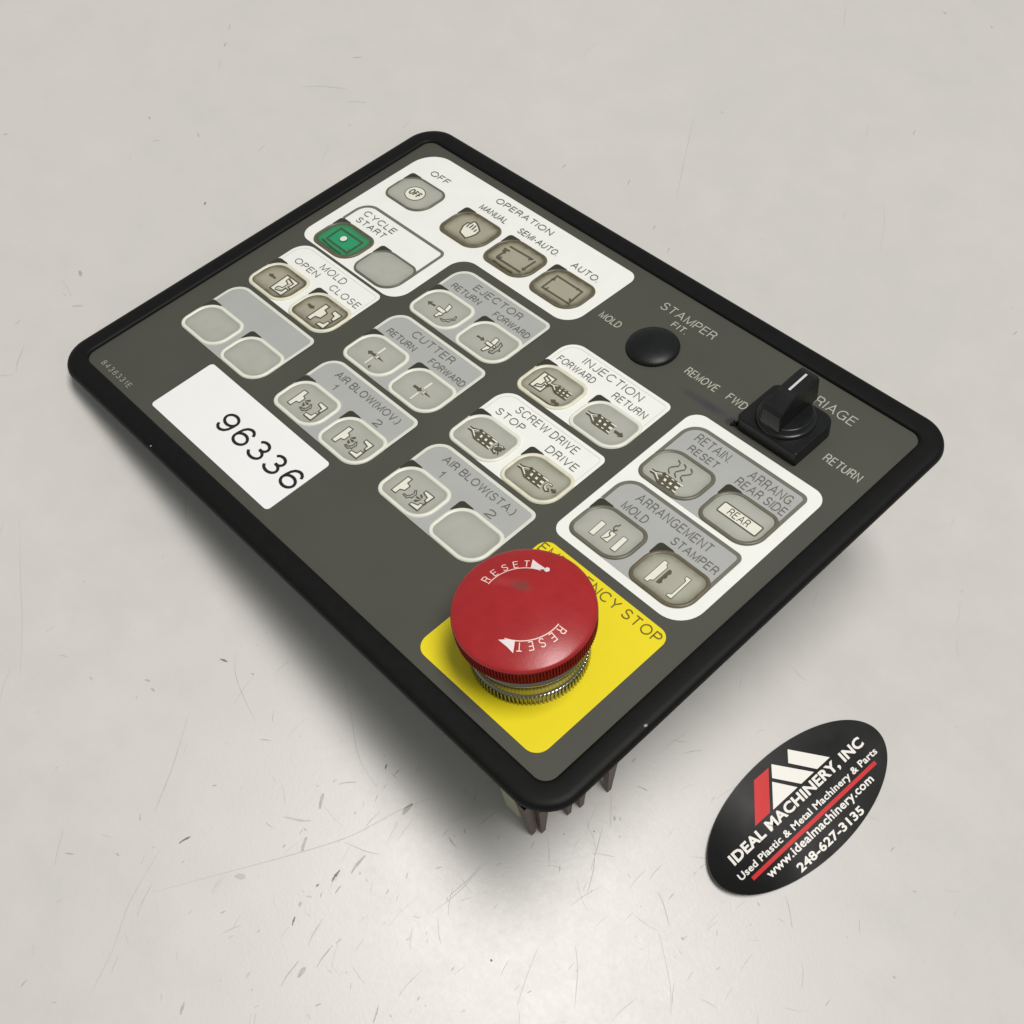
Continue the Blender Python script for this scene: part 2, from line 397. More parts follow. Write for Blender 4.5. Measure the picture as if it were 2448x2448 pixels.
# printed key symbols, measured in the key's own frame (hundredths of a panel unit from its centre)
ICON = {
    'manual': [('P','w',[(-1.07,-2.28),(-2.13,-0.32),(-2.13,1.13),(-1.68,1.33),(-1.37,1.24),(-1.3,2.2),(-0.96,2.5),(-0.03,2.21),(0.78,1.83),(2.1,1),(2.36,-0.38),(1.95,-1.81),(1.37,-2.85)]),
        ('C','d',[(-1.07,-2.28),(-2.13,-0.32),(-2.13,1.13),(-1.68,1.33),(-1.37,1.24),(-1.3,2.2),(-0.96,2.5),(-0.03,2.21),(0.78,1.83),(2.1,1),(2.36,-0.38),(1.95,-1.81),(1.37,-2.85)],0.22),
        ('L','d',[(-1.48,0.97),(-1.17,-0.07)],0.2),
        ('L','d',[(-0.56,1.54),(-0.42,0.08)],0.2),
        ('L','d',[(0.2,1.69),(0.45,0.02)],0.2),
        ('L','d',[(1.29,0.83),(1.33,-0.11)],0.2)],
    'semi': [('L','d',[(-3.72,1.94),(3.42,2.27)],0.3),
        ('L','d',[(4.3,2.27),(4.08,-1.58)],0.3),
        ('L','d',[(4.4,-2.48),(-3.35,-2.6)],0.3),
        ('L','d',[(-3.38,-2.45),(-3.23,0.27)],0.3),
        ('L','d',[(-4.21,0.64),(-2.5,0.73)],0.25),
        ('P','d',[(2.17,2.38),(3.61,2.27),(2.79,1.37)]),
        ('P','d',[(3.5,-1.16),(4.13,-1.87),(4.8,-1.2)]),
        ('P','d',[(-2.26,-1.65),(-3.08,-2.19),(-2.12,-2.91)]),
        ('P','d',[(-4.09,-0.13),(-3.36,0.51),(-2.56,-0.53)]),
        ('L','s',[(-3.11,-3.77),(0.25,-3.92),(3.13,-3.77)],0.35)],
    'auto': [('C','d',[(-3.61,2.1),(4.07,2.07),(4.42,-2.49),(-3.55,-2.58)],0.28),
        ('P','d',[(2.67,1.5),(3.31,2.05),(2.57,2.55)]),
        ('P','d',[(3.26,-1.17),(3.95,-1.85),(4.59,-1.13)]),
        ('P','d',[(-2.33,-1.59),(-2.86,-2.55),(-2.15,-3)]),
        ('P','d',[(-4.01,0.59),(-3.29,1.38),(-2.86,0.59)]),
        ('L','s',[(3.95,-2.26),(4.87,-2.58)],0.2)],
    'cycle': [('C','g',[(-3.62,2.11),(4.22,2.22),(4.22,-2.38),(-3.47,-2.29)],0.33),
        ('P','d',[(2.63,2.46),(4.11,2.31),(3.1,1.62)]),
        ('P','d',[(3.33,-1.21),(4.11,-1.95),(4.55,-1.04)]),
        ('L','h',[(-4.02,-3.13),(-0.14,-3.52),(3.33,-3.51)],0.4)],
    'mold_open': [('P','d',[(-3.85,-0.04),(-2.98,0.64),(-2.58,0.29),(-1.41,0.2),(-1.28,-0.28),(-2.46,-0.29),(-3.12,-0.52)]),
        ('P','w',[(-0.13,2.45),(4.08,2.54),(4.13,-2.65),(0.16,-2.77)]),
        ('C','d',[(-0.13,2.45),(4.08,2.54),(4.13,-2.65),(0.16,-2.77)],0.2),
        ('L','d',[(1.06,2.28),(1.22,1.05),(2.4,0.72),(2.39,-0.81),(1.21,-1.25),(1.25,-2.15)],0.17),
        ('L','d',[(1.38,1.71),(2.69,1.49),(2.89,0.13),(2.88,-1.39),(1.55,-1.72)],0.001),
        ('L','d',[(1.3,1.98),(3.31,1.52),(3.28,0.06),(4.09,0)],0.17),
        ('L','d',[(1.46,-2.31),(3.18,-1.72),(3.14,-0.49),(3.96,-0.45)],0.17)],
    'mold_close': [('P','d',[(-3.98,-0.42),(-4.09,0.15),(-2.64,0.19),(-2.56,0.51),(-1.75,-0.17),(-2.49,-0.74)]),
        ('P','w',[(-0.9,2.39),(0.45,2.43),(0.45,1.12),(1.68,0.82),(1.71,-1.11),(0.39,-1.55),(0.34,-2.97),(-0.85,-2.97)]),
        ('C','d',[(-0.9,2.39),(0.45,2.43),(0.45,1.12),(1.68,0.82),(1.71,-1.11),(0.39,-1.55),(0.34,-2.97),(-0.85,-2.97)],0.18),
        ('P','w',[(2.4,2.44),(4.85,2.41),(4.7,0.09),(3.86,0.15),(3.6,1.22),(2.43,1.48)]),
        ('C','d',[(2.4,2.44),(4.85,2.41),(4.7,0.09),(3.86,0.15),(3.6,1.22),(2.43,1.48)],0.17),
        ('P','w',[(2.51,-2.1),(3.7,-1.84),(3.85,-0.66),(4.6,-0.64),(4.81,-2.86),(2.44,-2.96)]),
        ('C','d',[(2.51,-2.1),(3.7,-1.84),(3.85,-0.66),(4.6,-0.64),(4.81,-2.86),(2.44,-2.96)],0.17),
        ('L','d',[(4.7,0.09),(4.64,-0.84)],0.17)],
    'air_mov': [('P','w',[(-3.25,1.78),(-2.05,1.9),(-1.99,0.62),(-1.21,0.38),(-1.21,-1.09),(-2.04,-1.33),(-2.13,-2.73),(-3.24,-2.71)]),
        ('C','d',[(-3.25,1.78),(-2.05,1.9),(-1.99,0.62),(-1.21,0.38),(-1.21,-1.09),(-2.04,-1.33),(-2.13,-2.73),(-3.24,-2.71)],0.13),
        ('P','d',[(-0.83,-0.01),(-0.06,0.98),(0.32,0.74),(0.12,0.34)]),
        ('P','d',[(-0.65,-0.14),(0.46,0.13),(0.72,-0.22),(0.4,-0.44)]),
        ('P','d',[(-0.72,-0.5),(0.27,-0.7),(0.27,-1.2),(-0.13,-1.2)]),
        ('C','d',[(-0.04,-1.93),(0.1,-1.58),(0.74,-1.66),(1.21,-1.01),(1.33,-0.39),(0.99,0.03),(1.26,0.28),(1.92,-0.43),(1.74,-1.11),(1.8,-1.56),(1.45,-1.59),(1.05,-2.1)],0.11),
        ('P','w',[(2.25,1.91),(4.52,1.93),(4.41,0.09),(3.8,0.05),(3.8,0.91),(2.25,1.25)]),
        ('C','d',[(2.25,1.91),(4.52,1.93),(4.41,0.09),(3.8,0.05),(3.8,0.91),(2.25,1.25)],0.13),
        ('P','w',[(2.2,-1.92),(3.66,-1.67),(3.68,-0.72),(4.5,-0.69),(4.54,-2.59),(2.24,-2.6)]),
        ('C','d',[(2.2,-1.92),(3.66,-1.67),(3.68,-0.72),(4.5,-0.69),(4.54,-2.59),(2.24,-2.6)],0.13),
        ('L','d',[(4.39,-0),(4.47,-0.72)],0.2)],
    'air_sta': [('P','w',[(-3.65,1.56),(-2.5,1.63),(-2.47,0.41),(-1.48,0.22),(-1.52,-1.13),(-2.41,-1.57),(-2.38,-2.78),(-3.6,-2.8)]),
        ('C','d',[(-3.65,1.56),(-2.5,1.63),(-2.47,0.41),(-1.48,0.22),(-1.52,-1.13),(-2.41,-1.57),(-2.38,-2.78),(-3.6,-2.8)],0.13),
        ('C','d',[(-1.03,-1.99),(-0.95,-1.71),(-0.15,-1.69),(0.28,-1.03),(0.4,-0.34),(0.01,0.09),(0.22,0.41),(1,-0.3),(0.85,-1.02),(1,-1.39),(0.57,-1.47),(0.14,-2.14)],0.11),
        ('P','d',[(1.39,-0.84),(1.33,-0.44),(2.69,-0.41),(2.1,-0.7)]),
        ('P','d',[(1.57,0.1),(1.74,0.45),(2.27,0.24),(2.61,-0.3)]),
        ('P','d',[(1.77,-1.65),(1.71,-1.26),(2.67,-0.69),(2.14,-1.63)]),
        ('P','w',[(1.73,1.55),(4.11,1.62),(4,-0.36),(3.27,-0.13),(3.23,0.6),(1.79,0.95)]),
        ('C','d',[(1.73,1.55),(4.11,1.62),(4,-0.36),(3.27,-0.13),(3.23,0.6),(1.79,0.95)],0.13),
        ('P','w',[(1.83,-2.24),(3.27,-1.8),(3.24,-1.19),(3.93,-0.99),(4.13,-2.73),(1.79,-2.8)]),
        ('C','d',[(1.83,-2.24),(3.27,-1.8),(3.24,-1.19),(3.93,-0.99),(4.13,-2.73),(1.79,-2.8)],0.13),
        ('L','d',[(4,-0.36),(3.97,-1.02)],0.2)],
    'barrel': [('P','d',[(-3.38,-0.41),(-2.5,0.21),(-2.7,0.61),(-2.32,1.03),(2.18,1.11),(2.2,0.94),(0.77,0.86),(0.77,0.66),(1.81,0.58),(1.87,0.11),(1.1,-0.08),(1.12,-0.51),(1.78,-0.63),(1.83,-1.09),(1.3,-1.2),(1.39,-1.44),(2.25,-1.55),(2.24,-1.69),(-1.87,-1.78),(-2.23,-1.65),(-2.17,-1.14)]),
        ('P','w',[(-2.01,0.79),(-1.41,0.81),(-1.31,0.58),(-1.89,0.57)]),
        ('P','w',[(-0.6,0.84),(0.01,0.87),(0.06,0.66),(-0.55,0.63)]),
        ('P','w',[(-1.67,0.05),(-1.14,0.01),(-1.02,-0.58),(-1.55,-0.57)]),
        ('P','w',[(-0.29,0.01),(0.27,-0),(0.35,-0.55),(-0.23,-0.53)]),
        ('P','w',[(-1.37,-1.18),(-0.85,-1.16),(-0.82,-1.4),(-1.34,-1.42)]),
        ('P','w',[(-0.02,-1.18),(0.59,-1.14),(0.62,-1.37),(0.05,-1.45)]),
        ('P','w',[(0.8,0.63),(0.75,0.88),(2.23,0.96),(2.27,0.61)]),
        ('P','w',[(1.1,-0.05),(1.86,0.07),(1.98,-0.57),(1.13,-0.51)]),
        ('P','w',[(1.34,-1.39),(1.26,-1.17),(2.18,-1.17),(2.24,-1.49)]),
        ('L','d',[(-4.85,-0.63),(-3.85,-0.58),(-2.95,-1.07),(-2.08,-1.64)],0.14),
        ('L','d',[(-4.9,-0.01),(-4.06,0.03),(-2.75,0.6),(-2.3,1.01)],0.14),
        ('L','w',[(-4.91,-0.36),(-3.77,-0.3),(-2.69,0.39)],0.2),
        ('L','w',[(-3.77,-0.3),(-2.26,-1.16)],0.24)],
    'drive': [('L','d',[(3.76,0.3),(3.25,0.48),(2.67,0.33),(2.45,-0.4),(2.72,-0.92),(3.46,-1.27),(3.91,-0.98),(3.5,-0.59)],0.42),
        ('L','w',[(3.63,0.32),(3.23,0.4),(2.77,0.23),(2.59,-0.33),(2.83,-0.82),(3.44,-1.15),(3.76,-0.99)],0.2),
        ('P','d',[(4.15,-0.5),(4.08,-0.12),(4.7,-0.05),(4.69,0.32),(5.44,-0.26),(4.65,-0.88),(4.69,-0.51)])],
    'stop': [('L','d',[(5.16,0.3),(4.61,0.6),(3.61,0.37),(3.29,-0.47),(3.52,-1.21),(4.39,-1.49),(4.62,-1.29)],0.45),
        ('L','w',[(4.83,0.4),(4.46,0.53),(3.72,0.27),(3.44,-0.4),(3.66,-1.08),(4.38,-1.37)],0.18),
        ('L','d',[(3.19,-1.38),(5.3,0.69)],0.14),
        ('L','d',[(3.24,0.72),(5.27,-1.37)],0.16),
        ('L','d',[(3.58,-0.75),(5.08,-0.05)],0.35)],
    'ret_arrow': [('P','d',[(2.74,-0.48),(2.71,0.04),(4.01,0.07),(4.15,0.47),(5.03,-0.23),(4.05,-0.85),(4.01,-0.48)])],
    'inj_fwd': [('P','w',[(-4.06,1.8),(-0.81,1.92),(-0.78,-2.64),(-3.94,-2.74)]),
        ('C','d',[(-4.06,1.8),(-0.81,1.92),(-0.78,-2.64),(-3.94,-2.74)],0.18),
        ('L','d',[(-2.9,1.74),(-2.92,0.54),(-1.97,0.22),(-2.02,-1.22),(-2.88,-1.55),(-2.87,-2.5)],0.17),
        ('L','d',[(-2.86,1.25),(-1.33,0.87),(-1.58,-0.09),(-0.9,-0.21)],0.17),
        ('L','d',[(-2.93,-2.33),(-1.45,-1.66),(-1.53,-0.7),(-0.75,-0.8)],0.17),
        ('P','d',[(-1.31,-0.14),(-0.6,0.06),(-0.39,-0.48),(-0.69,-1.18)]),
        ('P','d',[(2.35,-2.76),(3.25,-2.16),(3.46,-2.48),(4.57,-2.47),(4.71,-3.05),(3.47,-3.04),(3.26,-3.37)]),
        ('L','s',[(-2.19,-4.14),(0.96,-3.88),(3.19,-3.86),(4.65,-3.1)],0.2)],
    'heat': [('L','d',[(-2.01,2.71),(-1.2,2.36),(-0.94,1.62),(-1.42,1.06),(-1.95,0.36),(-1.89,-0.25),(-1,-0.95)],0.1),
        ('L','d',[(-0.49,2.68),(0.31,2.33),(0.52,1.65),(0.09,1.03),(-0.38,0.28),(-0.29,-0.29),(0.53,-0.83)],0.1),
        ('L','d',[(1.16,2.67),(1.97,2.23),(2.11,1.61),(1.64,0.95),(1.07,0.31),(1.16,-0.25),(2.12,-0.76)],0.1)],
    'ej_ret': [('P','d',[(-4.19,-0.44),(-3.15,0.26),(-3.1,-0.25),(-1.81,-0.05),(-1.74,-0.59),(-3.22,-0.71),(-3.1,-1.19)]),
        ('P','w',[(0.1,2.04),(1.2,1.93),(1.47,1.22),(1.44,1.06),(1.56,0.76),(1.67,-0.09),(0.63,0.07),(0.35,1.45)]),
        ('C','d',[(0.1,2.04),(1.2,1.93),(1.47,1.22),(1.44,1.06),(1.56,0.76),(1.67,-0.09),(0.63,0.07),(0.35,1.45)],0.11),
        ('P','w',[(-1.12,0.1),(1.39,0.07),(1.46,-0.94),(-0.88,-0.86)]),
        ('C','d',[(-1.12,0.1),(1.39,0.07),(1.46,-0.94),(-0.88,-0.86)],0.11),
        ('P','w',[(0.29,-1.04),(0.28,-2.53),(1.06,-2.64),(1.15,-1.89),(1.56,-1.4),(1.44,-0.83)]),
        ('C','d',[(0.29,-1.04),(0.28,-2.53),(1.06,-2.64),(1.15,-1.89),(1.56,-1.4),(1.44,-0.83)],0.11),
        ('C','d',[(1.84,-2.21),(2.39,-2.13),(3.15,-1.85),(3.55,-1.37),(3.86,-0.9),(4.37,-0.5),(4.14,0.36),(4.5,0.41),(4.89,-0.49),(4.35,-1.05),(4.2,-1.85),(3.55,-2.03),(3.07,-2.53)],0.08)],
    'ej_fwd': [('P','d',[(-3.08,-0.68),(-3.06,-0.14),(-1.87,-0.19),(-1.87,0.27),(-0.8,-0.33),(-1.65,-0.96),(-1.73,-0.51)]),
        ('P','w',[(0.36,1.87),(1.37,1.87),(1.68,1.12),(1.57,0.88),(1.8,0.45),(1.7,-0.02),(0.6,0.15),(0.48,1.2)]),
        ('C','d',[(0.36,1.87),(1.37,1.87),(1.68,1.12),(1.57,0.88),(1.8,0.45),(1.7,-0.02),(0.6,0.15),(0.48,1.2)],0.11),
        ('P','w',[(-0.32,-0.03),(1.7,-0.02),(1.79,-0.84),(-0.11,-0.87)]),
        ('C','d',[(-0.32,-0.03),(1.7,-0.02),(1.79,-0.84),(-0.11,-0.87)],0.11),
        ('P','w',[(0.72,-1.16),(0.66,-2.74),(1.29,-2.7),(1.57,-1.94),(1.8,-1.6),(1.69,-0.94)]),
        ('C','d',[(0.72,-1.16),(0.66,-2.74),(1.29,-2.7),(1.57,-1.94),(1.8,-1.6),(1.69,-0.94)],0.11),
        ('C','d',[(2.22,-1.99),(2.39,-1.58),(2.77,-1.37),(2.68,-0.56),(2.63,0.42),(2.34,1.44),(3.23,1.08),(3.21,0.81),(3.44,-0.14),(4.01,-0.39),(3.51,-0.58),(3.38,-1.2),(3.43,-1.8),(2.56,-2.2)],0.1),
        ('P','w',[(1.88,-0.38),(2.29,-0.01),(2.66,-0.44),(2.31,-0.76)]),
        ('C','d',[(1.88,-0.38),(2.29,-0.01),(2.66,-0.44),(2.31,-0.76)],0.1)],
    'cut_ret': [('P','d',[(-2.25,-0.36),(-1.35,0.3),(-1.17,-0.01),(0.07,0.1),(0.25,-0.58),(-1.15,-0.61),(-1.45,-0.96)]),
        ('P','w',[(-0.2,2.64),(0.32,2.64),(0.25,0.49),(-0.18,0.42)]),
        ('P','w',[(-0.02,-1.06),(0.35,-1.03),(0.31,-3.29),(-0.01,-3.35)]),
        ('P','w',[(0.63,0.29),(1.16,0.23),(1.08,-0.83),(0.64,-0.85)]),
        ('C','d',[(0.63,0.29),(1.16,0.23),(1.08,-0.83),(0.64,-0.85)],0.05),
        ('P','d',[(1.12,-0.11),(1.79,-0.13),(3.01,-0.33),(1.26,-0.45)]),
        ('P','d',[(1.34,-3.28),(1.72,-2.63),(1.87,-3.18),(2.01,-3.51),(1.72,-3.54)])],
    'cut_fwd': [('P','d',[(-2.14,-0.68),(-2.15,-0.03),(-0.57,0),(-0.68,0.42),(0.33,-0.29),(-0.53,-0.99),(-0.63,-0.64)]),
        ('P','w',[(-0.03,2.63),(0.46,2.63),(0.39,0.5),(-0.06,0.47)]),
        ('P','w',[(-0.07,-1.01),(0.35,-1),(0.39,-3.3),(0.02,-3.35)]),
        ('P','w',[(0.8,0.21),(1.25,0.19),(1.19,-0.82),(0.84,-0.78)]),
        ('C','d',[(0.8,0.21),(1.25,0.19),(1.19,-0.82),(0.84,-0.78)],0.05),
        ('P','d',[(1.37,-0.07),(2,-0.09),(3.15,-0.29),(1.44,-0.45)])],
    'arr_mold': [('P','w',[(-2.66,1.04),(-1.47,1.02),(-1.38,-2.49),(-2.56,-2.57)]),
        ('C','d',[(-2.66,1.04),(-1.47,1.02),(-1.38,-2.49),(-2.56,-2.57)],0.07),
        ('P','w',[(-0.09,0.46),(1.6,0.51),(1.58,-1.95),(-0.11,-1.91)]),
        ('C','d',[(-0.09,0.46),(1.6,0.51),(1.58,-1.95),(-0.11,-1.91)],0.07),
        ('P','w',[(2.86,1.08),(3.98,1.11),(4.14,-2.56),(2.94,-2.58)]),
        ('C','d',[(2.86,1.08),(3.98,1.11),(4.14,-2.56),(2.94,-2.58)],0.07),
        ('L','d',[(0.39,0.39),(0.44,-0.17),(0.98,-0.48),(0.81,-1.25),(0.39,-1.75)],0.12),
        ('L','d',[(0.84,0.61),(0.22,1.25),(0.17,1.82),(0.6,2.23),(0.66,2.69)],0.12),
        ('L','d',[(0.44,0.85),(0.86,0.93),(1.1,1.37)],0.14)],
    'stamper': [('P','w',[(-3.27,2.27),(-2.37,2.32),(-2.28,1.76),(-1.75,1.41),(-1.77,-2.3),(-2.26,-2.57),(-2.36,-3.24),(-3.19,-3.25)]),
        ('C','d',[(-3.27,2.27),(-2.37,2.32),(-2.28,1.76),(-1.75,1.41),(-1.77,-2.3),(-2.26,-2.57),(-2.36,-3.24),(-3.19,-3.25)],0.07),
        ('P','d',[(-1.24,1.37),(-0.71,1.42),(-0.35,0.91),(-0.39,0.49),(-0.64,0.38),(-0.38,-0.14),(-0.43,-0.71),(-0.66,-0.8),(-0.57,-1.23),(-0.28,-1.6),(-0.54,-2.16),(-1.21,-2.28)]),
        ('P','w',[(2,2.3),(3.14,2.34),(3.22,-3.11),(2.09,-3.17),(2.06,-2.69),(2.62,-2.29),(2.61,1.4),(2.06,1.78)]),
        ('C','d',[(2,2.3),(3.14,2.34),(3.22,-3.11),(2.09,-3.17),(2.06,-2.69),(2.62,-2.29),(2.61,1.4),(2.06,1.78)],0.07)],
}
# ---------------------------------------------------------------- the table
def tag(o, label=None, cat=None, group=None, kind=None):
    for k_, v_ in (('label', label), ('category', cat), ('group', group), ('kind', kind)):
        if v_:
            o[k_] = v_
    return o
def tabmat():
    mt = bpy.data.materials.new('worn_table_top')
    mt.use_nodes = True
    t = mt.node_tree
    p = t.nodes["Principled BSDF"]
    tc = nd(t, 'ShaderNodeTexCoord')
    def noise(scale, detail=5, rough=0.55):
        n = nd(t, 'ShaderNodeTexNoise')
        n.inputs['Scale'].default_value = scale; n.inputs['Detail'].default_value = detail; n.inputs['Roughness'].default_value = rough
        t.links.new(tc.outputs['Object'], n.inputs['Vector'])
        return n.outputs['Fac']
    big, mid, fine = noise(7, 4), noise(55, 6, 0.65), noise(420, 4, 0.7)
    base = lin(206, 204, 199)
    rp = nd(t, 'ShaderNodeValToRGB')
    e = rp.color_ramp.elements
    e[0].position, e[1].position = 0.32, 0.68
    e[0].color = tuple(x * y for x, y in zip(base, (0.92, 0.925, 0.92))) + (1,)
    e[1].color = tuple(x * y for x, y in zip(base, (1.03, 1.015, 1.01))) + (1,)
    t.links.new(mth(t, 'ADD', mth(t, 'MULTIPLY', big, 0.55), mth(t, 'MULTIPLY', mid, 0.45)), rp.inputs['Fac'])
    rub = nd(t, 'ShaderNodeValToRGB')           # faint grey rub marks and pores
    rub.color_ramp.elements[0].position, rub.color_ramp.elements[1].position = 0.60, 0.74
    rub.color_ramp.elements[0].color = (0, 0, 0, 1); rub.color_ramp.elements[1].color = (1, 1, 1, 1)
    t.links.new(mth(t, 'ADD', mth(t, 'MULTIPLY', fine, 0.5), mth(t, 'MULTIPLY', mid, 0.5)), rub.inputs['Fac'])
    col = mixc(t, mth(t, 'MULTIPLY', rub.outputs['Color'], 0.35), rp.outputs['Color'], lin(176, 174, 166))
    t.links.new(col, p.inputs['Base Color'])
    mr = nd(t, 'ShaderNodeMapRange')
    mr.inputs['To Min'].default_value, mr.inputs['To Max'].default_value = 0.2, 0.5
    t.links.new(mth(t, 'ADD', mth(t, 'MULTIPLY', mid, 0.6), mth(t, 'MULTIPLY', fine, 0.4)), mr.inputs['Value'])
    t.links.new(mr.outputs['Result'], p.inputs['Roughness'])
    b = nd(t, 'ShaderNodeBump')
    b.inputs['Strength'].default_value = 0.045
    b.inputs['Distance'].default_value = 0.0005
    t.links.new(mth(t, 'ADD', noise(900, 3), mth(t, 'MULTIPLY', mid, 1.2)), b.inputs['Height'])
    t.links.new(b.outputs['Normal'], p.inputs['Normal'])
    return mt
M['table'] = tabmat()
M['scuff_dark'] = mat('table_scuff_dark', (118, 115, 107), rough=0.5, var=0.3, scale=700)
M['scuff_mid'] = mat('table_scuff_grey', (173, 171, 164), rough=0.45, var=0.14, scale=500)
M['scuff_soft'] = mat('table_scratch', (188, 186, 180), rough=0.45, var=0.05, scale=300)
def on_table(px, py):
    """Where a scratch seen at this spot of the photograph lies on the table (panel units)."""
    d = np.array(CAM_ROT) @ np.array([(px - 1224) / 3000, (py - 1224) / 3000, 1.0])
    c = np.array(CAM_POS)
    return tuple((c - d * c[2] / d[2])[:2] * 100)
tb = MB()
tb.box(-420, 560, -420, 560, -14, 0, 'table')
def scratch(pts, w, mt, f=None, z=0.02):
    q = [on_table(*(f(p) if f else p)) for p in pts]
    if len(q) == 2:
        a, c = np.array(q[0]), np.array(q[1]); n = np.array([-(c - a)[1], (c - a)[0]]) * 0.04
        q = [tuple(a), tuple(a * .66 + c * .34 + n), tuple(a * .33 + c * .67 + n * .6), tuple(c)]
    P = [np.array(p) for p in q]
    if len(P) > 2:      # smooth, tapered ribbon
        S = []
        for i in range(len(P) - 1):
            p0, p1, p2, p3 = P[max(i - 1, 0)], P[i], P[i + 1], P[min(i + 2, len(P) - 1)]
            for u in (0, .25, .5, .75):
                S.append(.5 * ((2 * p1) + (-p0 + p2) * u + (2 * p0 - 5 * p1 + 4 * p2 - p3) * u * u + (-p0 + 3 * p1 - 3 * p2 + p3) * u ** 3))
        S.append(P[-1]); P = S
    tb.j += 1
    z += 0.0015 * (tb.j % 12)
    n = len(P); Lp, Rp = [], []
    for i in range(n):
        d = P[min(i + 1, n - 1)] - P[max(i - 1, 0)]; d = d / (np.linalg.norm(d) + 1e-9)
        ww = w * (0.25 + 0.75 * math.sin(math.pi * (i + .4) / n)) * random.uniform(.7, 1.25) / 2
        Lp.append(P[i] + np.array([-d[1], d[0]]) * ww); Rp.append(P[i] - np.array([-d[1], d[0]]) * ww)
    i0 = tb.add([(p[0], p[1], z) for p in Lp]); i1 = tb.add([(p[0], p[1], z) for p in Rp])
    for i in range(n - 1):
        tb.face((i0 + i, i1 + i, i1 + i + 1, i0 + i + 1), mt)
fa = lambda p: (p[0] * .646, 1200 + p[1] * .646)
fb = lambda p: (1224 + p[0] * .6335, 1224 + p[1] * .6335)
fk = lambda p: (1150 + p[0] * .20704, 1780 + p[1] * .20704)
ft = lambda p: (1224 + p[0] * .6335, p[1] * .6335)
fl = lambda p: (p[0] * .5176, p[1] * .5176)
